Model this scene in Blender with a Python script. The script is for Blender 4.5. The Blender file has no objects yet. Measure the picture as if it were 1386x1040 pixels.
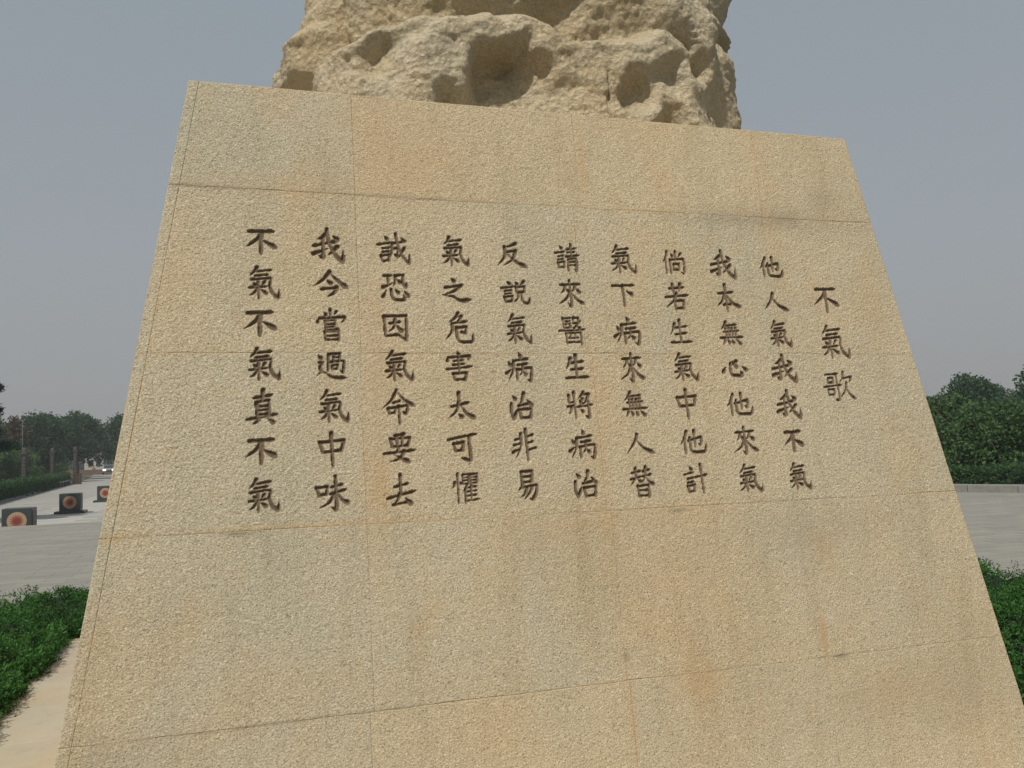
import bpy, math, random
import numpy as np
from mathutils import Matrix, Vector

random.seed(7)
rng = np.random.default_rng(11)
SC = bpy.context.scene

# ------------------------------------------------------------------ camera
cam_data = bpy.data.cameras.new('camera')
cam = bpy.data.objects.new('camera', cam_data)
SC.collection.objects.link(cam)
SC.camera = cam
cam_data.sensor_fit = 'HORIZONTAL'
cam_data.angle = 2 * math.atan(693 / 1200.17)
cam_data.clip_start = 0.05
cam_data.clip_end = 3000
YAW, PITCH, ROLL, EYE = math.radians(17.74), math.radians(4.14), math.radians(-1.845), 1.58
F = np.array([math.sin(YAW) * math.cos(PITCH), math.cos(YAW) * math.cos(PITCH), math.sin(PITCH)])
R0 = np.cross(F, [0, 0, 1.0]); R0 /= np.linalg.norm(R0)
U0 = np.cross(R0, F)
RR = math.cos(ROLL) * R0 + math.sin(ROLL) * U0
UU = -math.sin(ROLL) * R0 + math.cos(ROLL) * U0
cam.matrix_world = Matrix(((RR[0], UU[0], -F[0], 0), (RR[1], UU[1], -F[1], 0), (RR[2], UU[2], -F[2], EYE), (0, 0, 0, 1)))

# ------------------------------------------------------------------ sky, sun, exposure
SUN_EL, SUN_AZ = math.radians(52), math.radians(218)      # azimuth measured like a compass, +Y = 0, +X = 90
sd = Vector((math.sin(SUN_AZ + 0) * math.cos(SUN_EL), math.cos(SUN_AZ) * math.cos(SUN_EL), math.sin(SUN_EL)))
world = bpy.data.worlds.new('World'); SC.world = world; world.use_nodes = True
wn = world.node_tree; wn.nodes.clear()
sky = wn.nodes.new('ShaderNodeTexSky'); sky.sky_type = 'NISHITA'; sky.sun_disc = False
sky.sun_elevation = SUN_EL; sky.sun_rotation = SUN_AZ
sky.air_density = 1.0; sky.dust_density = 6.0; sky.ozone_density = 1.5; sky.altitude = 50
smog = wn.nodes.new('ShaderNodeMix'); smog.data_type = 'RGBA'
smog.inputs['Factor'].default_value = 0.86
smog.inputs[7].default_value = (2.30, 2.52, 2.55, 1)         # even grey smog
wn.links.new(sky.outputs[0], smog.inputs[6])
# smog is a little paler and warmer towards the horizon, bluer overhead
_tc = wn.nodes.new('ShaderNodeTexCoord'); _sx = wn.nodes.new('ShaderNodeSeparateXYZ'); wn.links.new(_tc.outputs['Generated'], _sx.inputs[0])
_cn = wn.nodes.new('ShaderNodeTexNoise'); _cn.inputs['Scale'].default_value = 1.6; _cn.inputs['Detail'].default_value = 3; wn.links.new(_tc.outputs['Generated'], _cn.inputs['Vector'])
_ma = wn.nodes.new('ShaderNodeMath'); _ma.operation = 'MULTIPLY_ADD'; _ma.inputs[1].default_value = .16; wn.links.new(_cn.outputs['Fac'], _ma.inputs[0]); wn.links.new(_sx.outputs['Z'], _ma.inputs[2])
_cr = wn.nodes.new('ShaderNodeValToRGB'); _e = _cr.color_ramp.elements; _e[0].position = .06; _e[0].color = (.256, .254, .256, 1); _e[1].position = .62; _e[1].color = (.228, .262, .280, 1)
_e2 = _cr.color_ramp.elements.new(.30); _e2.color = (.256, .270, .278, 1)
_sc = wn.nodes.new('ShaderNodeVectorMath'); _sc.operation = 'SCALE'; _sc.inputs[3].default_value = 10.0
wn.links.new(_ma.outputs[0], _cr.inputs[0]); wn.links.new(_cr.outputs[0], _sc.inputs[0]); wn.links.new(_sc.outputs[0], smog.inputs[7])
bg = wn.nodes.new('ShaderNodeBackground'); bg.inputs[1].default_value = 0.12
wn.links.new(smog.outputs[2], bg.inputs[0])
wo = wn.nodes.new('ShaderNodeOutputWorld'); wn.links.new(bg.outputs[0], wo.inputs[0])

sun_data = bpy.data.lights.new('sun', 'SUN'); sun_data.energy = 3.3; sun_data.angle = math.radians(1.5)
sun_data.color = (1.0, 0.945, 0.85)
sun = bpy.data.objects.new('sun', sun_data); SC.collection.objects.link(sun)
sun.rotation_euler = sd.to_track_quat('Z', 'Y').to_euler()
SC.view_settings.view_transform = 'Standard'; SC.view_settings.look = 'None'
SC.view_settings.gamma = 1; SC.view_settings.use_curve_mapping = False
SC.view_settings.exposure = 0.14

# ------------------------------------------------------------------ helpers
def link(o):
    SC.collection.objects.link(o); return o

def tag(o, label=None, cat=None, group=None, kind=None):
    if label: o['label'] = label
    if cat: o['category'] = cat
    if group: o['group'] = group
    if kind: o['kind'] = kind
    return o

def empty(name, loc=(0, 0, 0), rz=0):
    o = bpy.data.objects.new(name, None); link(o)
    o.location = loc; o.rotation_euler = (0, 0, rz); o.empty_display_size = 0.1
    return o

def mesh_np(name, V, Fc, smooth=False):
    """V (n,3), Fc (m,k) all faces the same size"""
    V = np.asarray(V, dtype=np.float32); Fc = np.asarray(Fc, dtype=np.int32)
    me = bpy.data.meshes.new(name)
    me.vertices.add(len(V)); me.vertices.foreach_set('co', V.ravel())
    k = Fc.shape[1]
    me.loops.add(Fc.size); me.loops.foreach_set('vertex_index', Fc.ravel())
    me.polygons.add(len(Fc))
    me.polygons.foreach_set('loop_start', np.arange(0, Fc.size, k, dtype=np.int32))
    me.polygons.foreach_set('loop_total', np.full(len(Fc), k, dtype=np.int32))
    me.polygons.foreach_set('use_smooth', np.full(len(Fc), bool(smooth)))
    me.update(calc_edges=True)
    return me

def put(name, me, mat, parent=None, loc=(0, 0, 0)):
    o = bpy.data.objects.new(name, me); link(o)
    if mat is not None and len(me.materials) == 0: me.materials.append(mat)
    if parent is not None: o.parent = parent
    o.location = loc
    return o

def fattr(me, name, arr, domain='POINT'):
    a = me.attributes.new(name, 'FLOAT', domain)
    a.data.foreach_set('value', np.asarray(arr, dtype=np.float32).ravel())

class MB:
    def __init__(s): s.v = []; s.f = []
    def quadbox(s, pts):                      # 8 points: 4 bottom (ccw), 4 top
        b = len(s.v); s.v += [tuple(p) for p in pts]
        for q in ((0, 3, 2, 1), (4, 5, 6, 7), (0, 1, 5, 4), (1, 2, 6, 5), (2, 3, 7, 6), (3, 0, 4, 7)):
            s.f.append(tuple(b + i for i in q))
        return s
    def box(s, x0, x1, y0, y1, z0, z1):
        return s.quadbox([(x0, y0, z0), (x1, y0, z0), (x1, y1, z0), (x0, y1, z0), (x0, y0, z1), (x1, y0, z1), (x1, y1, z1), (x0, y1, z1)])
    def tube(s, pts, rad, n=8, cap=True):
        rings = []
        for i, p in enumerate(pts):
            p = Vector(p)
            d = (Vector(pts[min(i + 1, len(pts) - 1)]) - Vector(pts[max(i - 1, 0)])).normalized()
            a = d.orthogonal().normalized() if abs(d.z) < .9 else Vector((1, 0, 0)).cross(d).normalized()
            c = d.cross(a)
            b = len(s.v)
            for k in range(n):
                t = 2 * math.pi * k / n
                s.v.append(tuple(p + (a * math.cos(t) + c * math.sin(t)) * rad[i]))
            rings.append(b)
        for r0, r1 in zip(rings, rings[1:]):
            for k in range(n):
                s.f.append((r0 + k, r0 + (k + 1) % n, r1 + (k + 1) % n, r1 + k))
        if cap:
            s.f.append(tuple(rings[0] + k for k in range(n))[::-1]); s.f.append(tuple(rings[-1] + k for k in range(n)))
        return s
    def poly_prism(s, pts2, y0, y1):          # outline in XZ, extruded along Y
        b = len(s.v); n = len(pts2)
        s.v += [(p[0], y0, p[1]) for p in pts2] + [(p[0], y1, p[1]) for p in pts2]
        s.f.append(tuple(range(b, b + n))); s.f.append(tuple(range(b + n, b + 2 * n))[::-1])
        for i in range(n):
            j = (i + 1) % n; s.f.append((b + i, b + n + i, b + n + j, b + j))
        return s
    def build(s, name, mat, parent=None, bevel=0, smooth=False, loc=(0, 0, 0)):
        me = bpy.data.meshes.new(name); me.from_pydata(s.v, [], s.f); me.validate()
        import bmesh
        bm = bmesh.new(); bm.from_mesh(me); bmesh.ops.recalc_face_normals(bm, faces=bm.faces)
        if bevel: bmesh.ops.bevel(bm, geom=bm.edges[:], offset=bevel, segments=1, affect='EDGES')
        bm.to_mesh(me); bm.free()
        if smooth:
            for p in me.polygons: p.use_smooth = True
        return put(name, me, mat, parent, loc)

def copy_tree(o, parent=None):
    c = o.copy(); link(c); c.parent = parent
    for ch in list(o.children): copy_tree(ch, c)
    return c

# value noise, vectorised
def _hash(ix, iy, iz):
    h = (ix.astype(np.int64) * 374761393 + iy.astype(np.int64) * 668265263 + iz.astype(np.int64) * 2147483647 + 1013904223) & 0xffffffff
    h = ((h ^ (h >> 13)) * 1274126177) & 0xffffffff
    h = (h ^ (h >> 16)) & 0xffffffff
    return h / 4294967295.0

def vnoise(x, y, z):
    x, y, z = np.broadcast_arrays(x, y, z)
    ix, iy, iz = np.floor(x).astype(np.int64), np.floor(y).astype(np.int64), np.floor(z).astype(np.int64)
    fx, fy, fz = x - ix, y - iy, z - iz
    fx, fy, fz = [t * t * t * (t * (t * 6 - 15) + 10) for t in (fx, fy, fz)]
    r = 0
    for dx in (0, 1):
        for dy in (0, 1):
            for dz in (0, 1):
                w = (fx if dx else 1 - fx) * (fy if dy else 1 - fy) * (fz if dz else 1 - fz)
                r = r + w * _hash(ix + dx, iy + dy, iz + dz)
    return r * 2 - 1

def fbm(x, y, z, o=4, g=.5):
    r = 0; a = 1; s = 0
    for i in range(o):
        r = r + a * vnoise(x * 2 ** i + 17.3 * i, y * 2 ** i + 5.1 * i, z * 2 ** i + 9.7 * i); s += a; a *= g
    return r / s

# ------------------------------------------------------------------ materials
def nmat(name):
    m = bpy.data.materials.new(name); m.use_nodes = True
    nt = m.node_tree; nt.nodes.clear()
    out = nt.nodes.new('ShaderNodeOutputMaterial'); b = nt.nodes.new('ShaderNodeBsdfPrincipled')
    nt.links.new(b.outputs[0], out.inputs[0])
    b.inputs['Roughness'].default_value = .9; b.inputs['Specular IOR Level'].default_value = .25
    return m, nt, b

class NT:
    def __init__(s, nt): s.nt = nt
    def tex(s): 
        n = s.nt.nodes.new('ShaderNodeTexCoord'); return n.outputs['Object']
    def map(s, v, sc=(1, 1, 1), rot=(0, 0, 0)):
        n = s.nt.nodes.new('ShaderNodeMapping'); n.inputs['Scale'].default_value = sc; n.inputs['Rotation'].default_value = rot
        s.nt.links.new(v, n.inputs[0]); return n.outputs[0]
    def noise(s, v, scale, detail=3, rough=.55, dist=0):
        n = s.nt.nodes.new('ShaderNodeTexNoise'); n.inputs['Scale'].default_value = scale; n.inputs['Detail'].default_value = detail
        n.inputs['Roughness'].default_value = rough; n.inputs['Distortion'].default_value = dist
        s.nt.links.new(v, n.inputs['Vector']); return n.outputs['Fac']
    def voro(s, v, scale, feature='F1'):
        n = s.nt.nodes.new('ShaderNodeTexVoronoi'); n.inputs['Scale'].default_value = scale; n.feature = feature
        s.nt.links.new(v, n.inputs['Vector']); return n.outputs['Distance']
    def ramp(s, f, stops):
        n = s.nt.nodes.new('ShaderNodeValToRGB'); e = n.color_ramp.elements
        while len(e) < len(stops): e.new(.5)
        for i, (p, c) in enumerate(stops):
            e[i].position = p; e[i].color = (c, c, c, 1) if not hasattr(c, '__len__') else (*c, 1)
        s.nt.links.new(f, n.inputs[0]); return n.outputs[0]
    def mix(s, f, a, b, mode='MIX'):
        n = s.nt.nodes.new('ShaderNodeMix'); n.data_type = 'RGBA'; n.blend_type = mode
        for k, v in ((0, f), (6, a), (7, b)):
            if hasattr(v, 'links'): s.nt.links.new(v, n.inputs[k])
            elif k == 0: n.inputs[0].default_value = v
            else: n.inputs[k].default_value = (*v, 1)
        return n.outputs[2]
    def math(s, op, a, b=0.0, clamp=False):
        n = s.nt.nodes.new('ShaderNodeMath'); n.operation = op; n.use_clamp = clamp
        for k, v in ((0, a), (1, b)):
            if hasattr(v, 'links'): s.nt.links.new(v, n.inputs[k])
            else: n.inputs[k].default_value = v
        return n.outputs[0]
    def attr(s, name, out='Fac'):
        n = s.nt.nodes.new('ShaderNodeAttribute'); n.attribute_name = name; return n.outputs[out]
    def objcol(s):
        n = s.nt.nodes.new('ShaderNodeObjectInfo'); return n.outputs['Color']
    def objrand(s):
        n = s.nt.nodes.new('ShaderNodeObjectInfo'); return n.outputs['Random']
    def bump(s, h, strength, dist, normal=None):
        n = s.nt.nodes.new('ShaderNodeBump'); n.inputs['Strength'].default_value = strength; n.inputs['Distance'].default_value = dist
        s.nt.links.new(h, n.inputs['Height'])
        if normal is not None: s.nt.links.new(normal, n.inputs['Normal'])
        return n.outputs[0]
    def l(s, a, b): s.nt.links.new(a, b)

def granite_mat(name='yellow granite', carved=True, rough=1.0, base=(.525, .447, .312), dark=(.245, .205, .138), light=(.77, .70, .545)):
    m, nt, b = nmat(name); n = NT(nt); v = n.tex()
    g1 = n.noise(v, 178, 3, .68, .25)
    grain = n.ramp(g1, [(.32, dark), (.45, base), (.55, base), (.68, light)])
    g2 = n.noise(v, 420, 1)
    grain = n.mix(n.ramp(g2, [(.58, 0.0), (.72, .45)]), grain, (.16, .125, .08))
    st = n.noise(n.map(v, (1.3, 1.3, .9)), 1.1, 5, .62, .6)
    col = n.mix(n.ramp(st, [(.47, 0.0), (.72, .5)]), grain, (1.06, .86, .64), 'MULTIPLY')
    st2 = n.noise(n.map(v, (1, 1, .55)), 2.6, 4, .6, .3)
    col = n.mix(n.ramp(st2, [(.36, .55), (.55, 0.0)]), col, (.86, .90, .92), 'MULTIPLY')
    dr = n.noise(n.map(v, (7, 7, .55)), 1.6, 4, .6, .2)
    col = n.mix(n.ramp(dr, [(.52, 0.0), (.72, .45)]), col, (.80, .78, .74), 'MULTIPLY')
    st3 = n.noise(v, 7.5, 3, .6)
    col = n.mix(n.ramp(st3, [(.60, 0.0), (.80, .5)]), col, (1.04, .86, .70), 'MULTIPLY')
    col = n.mix(1.0, col, n.objcol(), 'MULTIPLY')
    if carved:
        col = n.mix(n.attr('rust'), col, (.50, .33, .17))
        col = n.mix(n.attr('soot'), col, (.23, .19, .13))
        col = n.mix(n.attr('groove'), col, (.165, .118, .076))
    n.l(col, b.inputs['Base Color'])
    h = n.math('ADD', n.math('MULTIPLY', g1, 1.0), n.math('MULTIPLY', n.noise(v, 70, 3, .65), .6))
    n.l(n.bump(h, .75 * rough, .0070), b.inputs['Normal'])
    return m
M = {}
M['granite'] = granite_mat()
M['plinth'] = granite_mat('smooth yellow granite', False, .25, (.42, .372, .29), (.37, .325, .25), (.48, .435, .35))

def rock_mat():
    m, nt, b = nmat('rough yellow rock'); n = NT(nt); v = n.tex()
    g = n.noise(v, 110, 4, .75, .3)
    col = n.ramp(g, [(.30, (.36, .30, .20)), (.5, (.49, .42, .295)), (.72, (.60, .535, .40))])
    st = n.noise(v, 2.2, 5, .6, .5)
    col = n.mix(n.ramp(st, [(.45, 0.0), (.7, .7)]), col, (1.03, .91, .76), 'MULTIPLY')
    st2 = n.noise(v, 5, 3)
    col = n.mix(n.ramp(st2, [(.35, .5), (.55, 0.0)]), col, (.82, .86, .86), 'MULTIPLY')
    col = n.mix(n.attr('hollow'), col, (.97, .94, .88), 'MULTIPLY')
    n.l(col, b.inputs['Base Color'])
    h = n.math('ADD', n.noise(v, 48, 5, .72, .5), n.math('MULTIPLY', n.voro(v, 40), .6))
    n.l(n.bump(h, 1.0, .017), b.inputs['Normal'])
    return m
M['rock'] = rock_mat()

def simple(name, base, var=.15, scale=8, rough=.85, bump=0, bscale=60, spec=.25, metal=0, tint=False):
    m, nt, b = nmat(name); n = NT(nt); v = n.tex()
    f = n.noise(v, scale, 4, .6)
    a = tuple(c * (1 - var) for c in base); d = tuple(min(1, c * (1 + var)) for c in base)
    col = n.ramp(f, [(.3, a), (.7, d)])
    if tint: col = n.mix(1.0, col, n.objcol(), 'MULTIPLY')
    n.l(col, b.inputs['Base Color'])
    b.inputs['Roughness'].default_value = rough; b.inputs['Specular IOR Level'].default_value = spec; b.inputs['Metallic'].default_value = metal
    if bump: n.l(n.bump(n.noise(v, bscale, 4, .6), bump, .01), b.inputs['Normal'])
    return m
def leaf_mat(name, a, c, scale=3, trans=.25):
    m, nt, b = nmat(name); n = NT(nt)
    rnd = n.attr('tone')
    col = n.ramp(rnd, [(0, a), (1, c)])
    f = n.noise(n.tex(), scale, 3)
    col = n.mix(n.ramp(f, [(.35, 0.0), (.65, .5)]), col, tuple(x * 1.25 for x in c))
    n.l(col, b.inputs['Base Color']); b.inputs['Roughness'].default_value = .7; b.inputs['Specular IOR Level'].default_value = .2
    tr = nt.nodes.new('ShaderNodeBsdfTranslucent'); n.l(col, tr.inputs[0])
    ms = nt.nodes.new('ShaderNodeMixShader'); ms.inputs[0].default_value = trans
    n.l(b.outputs[0], ms.inputs[1]); n.l(tr.outputs[0], ms.inputs[2])
    out = [x for x in nt.nodes if x.type == 'OUTPUT_MATERIAL'][0]; n.l(ms.outputs[0], out.inputs[0])
    return m
M['mortar'] = simple('dark mortar', (.16, .125, .08), .3, 30)
M['soil'] = simple('dry soil', (.085, .065, .045), .35, 6, bump=.5)
def paver_mat(name, base):
    m, nt, b = nmat(name); n = NT(nt); v = n.tex()
    f = n.noise(v, 45, 3, .6); big = n.noise(v, .8, 5, .65)
    col = n.ramp(f, [(.3, tuple(c * .86 for c in base)), (.7, tuple(c * 1.12 for c in base))])
    col = n.mix(n.ramp(big, [(.4, 0.0), (.62, .45)]), col, (.80, .79, .76), 'MULTIPLY')
    t = n.attr('tone')
    col = n.mix(1.0, col, n.ramp(t, [(0, .94), (1, 1.05)]), 'MULTIPLY')
    col = n.mix(1.0, col, n.ramp(n.objrand(), [(0, .95), (1, 1.05)]), 'MULTIPLY')
    n.l(col, b.inputs['Base Color']); n.l(n.bump(f, .3, .004), b.inputs['Normal']); b.inputs['Roughness'].default_value = .8
    return m
M['paver'] = paver_mat('grey paving', (.25, .24, .215))
M['slab'] = paver_mat('pale grey slab', (.30, .292, .27))
M['pale_slab'] = paver_mat('white stone slab', (.37, .36, .33))
M['joint'] = simple('sand joint', (.215, .205, .185), .2, 20)
M['kerb'] = simple('kerb stone', (.20, .195, .18), .15, 6)
M['grass'] = simple('dry grass ground', (.07, .085, .035), .4, .6)
M['dark_granite'] = simple('dark green granite', (.035, .045, .042), .25, 60, .35, spec=.5)
M['grey_granite'] = simple('grey granite side', (.11, .105, .11), .25, 60, .5)
M['cream'] = simple('cream inlay', (.44, .34, .23), .12, 30)
M['red'] = simple('red inlay', (.20, .04, .028), .2, 30)
M['orange'] = simple('orange inlay', (.22, .085, .055), .2, 30)
M['bark'] = simple('bark', (.085, .065, .048), .35, 12, bump=.6, bscale=25)
M['pillar'] = simple('carved dark stone', (.040, .034, .030), .45, 5, bump=.6, bscale=20)
M['pillar_cap'] = simple('grey stone cap', (.085, .08, .072), .3, 8)
M['bin'] = simple('red brown wood', (.085, .042, .030), .25, 10)
M['white_wall'] = simple('pale wall', (.42, .40, .36), .1, 2)
M['roof'] = simple('brown roof', (.17, .105, .085), .2, 4)
M['red_wall'] = simple('red brown wall', (.14, .09, .07), .2, 4)
M['window'] = simple('dark window', (.03, .035, .04), .2, 4, .2, spec=.5)
M['car_paint'] = simple('white car paint', (.22, .22, .23), .03, 4, .3, spec=.5)
M['tyre'] = simple('tyre', (.02, .02, .02), .2, 10)
M['metal'] = simple('galvanised metal', (.20, .21, .21), .1, 10, .5, metal=.3)
ml, ntl, bl = nmat('headlight'); bl.inputs['Base Color'].default_value = (.9, .9, .85, 1)
bl.inputs['Emission Color'].default_value = (1, .97, .9, 1); bl.inputs['Emission Strength'].default_value = 2.5
M['headlight'] = ml
M['juniper'] = leaf_mat('juniper leaves', (.012, .050, .014), (.055, .150, .028), 3, .2)
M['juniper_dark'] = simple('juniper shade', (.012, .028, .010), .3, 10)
M['hedge'] = leaf_mat('hedge leaves', (.018, .052, .018), (.042, .10, .030), 1)
M['shrub'] = leaf_mat('shrub leaves', (.022, .062, .022), (.070, .135, .042), .8)
M['tree'] = leaf_mat('tree leaves', (.016, .044, .020), (.044, .092, .040), .5)
M['pine'] = leaf_mat('pine needles', (.010, .030, .020), (.026, .058, .034), .8, .1)
M['bronze_leaf'] = leaf_mat('bronze leaves', (.050, .042, .024), (.095, .075, .040), .8)

# ================================================================== SETTING
# ground, lower plaza, upper plaza -----------------------------------
def sheet(name, pts, z, mat):
    me = bpy.data.meshes.new(name); me.from_pydata([(x, y, z) for x, y in pts], [], [tuple(range(len(pts)))])
    return put(name, me, mat)
tag(sheet('ground', [(-450, -200), (450, -200), (450, 520), (-450, 520)], -.46, M['grass']), kind='structure')
lower = tag(sheet('lower_plaza', [(-12.6, 25.8), (2, 25.8), (2, 150), (-20, 150), (-15.6, 112)], -.425, M['joint']), kind='structure')
UPE = 25.8
up = MB()
b = up.box(-40, 1.2, -12, UPE - .02, -.47, -.016); up.box(1.2, 60, -12, 48, -.47, -.0165)
upper = tag(up.build('upper_plaza', M['joint']), kind='structure')

def project(x, y, z):
    d = np.stack([x, y, z - EYE], -1)
    w = d @ F
    return 693 + 1200.17 * (d @ RR) / w, 520 - 1200.17 * (d @ UU) / w, w

def pave(parent, name, mat, x0, x1, y0, y1, sx, sy, z, keep, t=.014, nbig=300, g=.0025, window=None):
    """slabs in running bond: the ones that show largest are parts, the rest one joined part"""
    rows = int((y1 - y0) / sy); cols = int((x1 - x0) / sx) + 1
    C = []
    for j in range(rows):
        off = (j % 2) * .5 * sx
        for i in range(cols):
            C.append((x0 + (i + .5) * sx - off, y0 + (j + .5) * sy))
    C = np.array(C); C = C[keep(C[:, 0], C[:, 1])]
    px, py, w = project(C[:, 0], C[:, 1], np.full(len(C), z))
    vis = (w > .5) & window(px, py)
    area = np.where(vis, 1 / np.maximum(w, .1), 0)
    order = np.argsort(-area); n = min(nbig, int(vis.sum()))
    big, rest = order[:n], order[n:]
    bv = .0008
    def verts(cx, cy, jz, tx, ty):
        hx, hy = sx / 2 - g / 2, sy / 2 - g / 2
        return [(cx - hx, cy - hy, z - t), (cx + hx, cy - hy, z - t), (cx + hx, cy + hy, z - t), (cx - hx, cy + hy, z - t),
                (cx - hx + bv, cy - hy + bv, z + jz - tx - ty), (cx + hx - bv, cy - hy + bv, z + jz + tx - ty),
                (cx + hx - bv, cy + hy - bv, z + jz + tx + ty), (cx - hx + bv, cy + hy - bv, z + jz - tx + ty)]
    Fq = np.array([(4, 5, 6, 7), (0, 1, 5, 4), (1, 2, 6, 5), (2, 3, 7, 6), (3, 0, 4, 7)])
    shared = []
    for k in range(6):
        me = mesh_np(name, verts(0, 0, -z + 0.0, random.uniform(-.0004, .0004), random.uniform(-.0004, .0004)), Fq)
        me.materials.append(mat); V = np.array(verts(0, 0, 0, 0, 0)); fattr(me, 'tone', np.full(8, k / 5)); shared.append(me)
    for me in shared:   # bring local z to 0 = slab top
        co = np.zeros(24, dtype=np.float32); me.vertices.foreach_get('co', co); co = co.reshape(-1, 3)
        co[:4, 2] = -t; co[4:, 2] = co[4:, 2] - co[4:, 2].mean(); me.vertices.foreach_set('co', co.ravel())
    for k in big:
        o = bpy.data.objects.new(name, random.choice(shared)); link(o); o.parent = parent
        o.location = (C[k, 0], C[k, 1], z + random.uniform(-.0015, .0015))
    V = []; T = []
    for k in rest:
        V += verts(C[k, 0], C[k, 1], random.uniform(-.0015, .0015), random.uniform(-.0004, .0004), random.uniform(-.0004, .0004)); T += [random.random()] * 8
    Fr = (Fq[None] + 8 * np.arange(len(rest))[:, None, None]).reshape(-1, 4)
    me = mesh_np(name + 's', V, Fr); fattr(me, 'tone', T)
    tag(put('distant_' + name + 's', me, mat, parent), kind='stuff')

CX, CY = 1.2, 4.80           # centre of the monument
leftwin = lambda px, py: ((px > -30) & (px < 175) | (px > 1285) & (px < 1420)) & (py > 600) & (py < 900)
pave(upper, 'paving_stone', M['paver'], -15, 20.2, -4, UPE, .6, .3, 0.0,
     lambda x, y: (np.hypot(x - CX, y - CY) > 4.95) & ((x < 1.5) | (y < 200)), window=leftwin)
pave(upper, 'far_paving_stone', M['paver'], 2, 30, UPE, 44, .6, .6, 0.0, lambda x, y: x > 1.6, window=leftwin, nbig=0)
band = lambda x, y: ((x > -7.1) & (x < -4.4)) | (np.abs(y - 38.6) < .0)
pave(lower, 'plaza_slab', M['slab'], -18, 2, UPE, 149, 1.2, .8, -.40,
     lambda x, y: ~((x > -6.1) & (x < -5.1)) & (x > -12.3 - (y - 51) * .064 + .6) & (x < 1.3), window=leftwin, nbig=200)
pave(lower, 'pale_plaza_slab', M['pale_slab'], -6.8, -4.4, UPE, 149, 1.2, .8, -.396, band, window=leftwin, nbig=100)

# kerbs -------------------------------------------------------------
def run_blocks(name, p0, p1, w, h, z0, L, mat, parent, bevel=.012):
    p0, p1 = Vector(p0), Vector(p1); d = (p1 - p0); n = max(1, int(d.length / L)); d.normalize(); L = (p1 - p0).length / n
    q = MB().box(0, L - .008, 0, w, 0, h).build(name, mat, parent, bevel)
    q.location = (p0.x, p0.y, z0); q.rotation_euler.z = math.atan2(d.y, d.x)
    for i in range(1, n):
        c = q.copy(); link(c); c.parent = parent; c.location = (p0.x + d.x * L * i, p0.y + d.y * L * i, z0 + random.uniform(-.004, .004))
    return q
kl = empty('kerb', (-11, 51, -.46)); tag(kl, 'long low stone kerb along the hedge left of the lower plaza', 'kerb')
kl.location = (0, 0, 0)
run_blocks('kerb_stone', (-9.3, 26), (-12.6, 70), .22, .17, -.45, 1.2, M['kerb'], kl)
run_blocks('kerb_stone', (-12.6, 70), (-15.6, 112), .22, .17, -.45, 1.5, M['kerb'], kl)
kr = empty('kerb', (0, 0, 0)); tag(kr, 'raised pale stone kerb edging the plaza right of the monument', 'kerb')
run_blocks('kerb_stone', (27.2, 4.0), (13.2, 31.6), .45, .21, -.012, 1.2, M['kerb'], kr)

# ================================================================== MONUMENT
TILT = math.radians(7.9)
P0 = np.array([0.92514, 2.91336, 1.59752])
ped = empty('inscribed_pedestal', (CX, CY, .27))
tag(ped, 'tapering yellow granite pedestal carved with a Chinese poem, carrying the rough rock', 'pedestal')
BASE = np.array([CX, CY, .27])
ROWV = [-1.340, -.820, -.248, .318, .885, 1.2665]
uL = lambda v: .163 * v - 1.253
uR = lambda v: -.1755 * v + 1.810
def face_pt(u, v, d):
    """u along, v up the slope, d inward depth"""
    N = np.array([0, math.cos(TILT), -math.sin(TILT)]); Vv = np.array([0, math.sin(TILT), math.cos(TILT)])
    return P0 + u[..., None] * np.array([1., 0, 0]) + v[..., None] * Vv + d[..., None] * N - BASE

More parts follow.
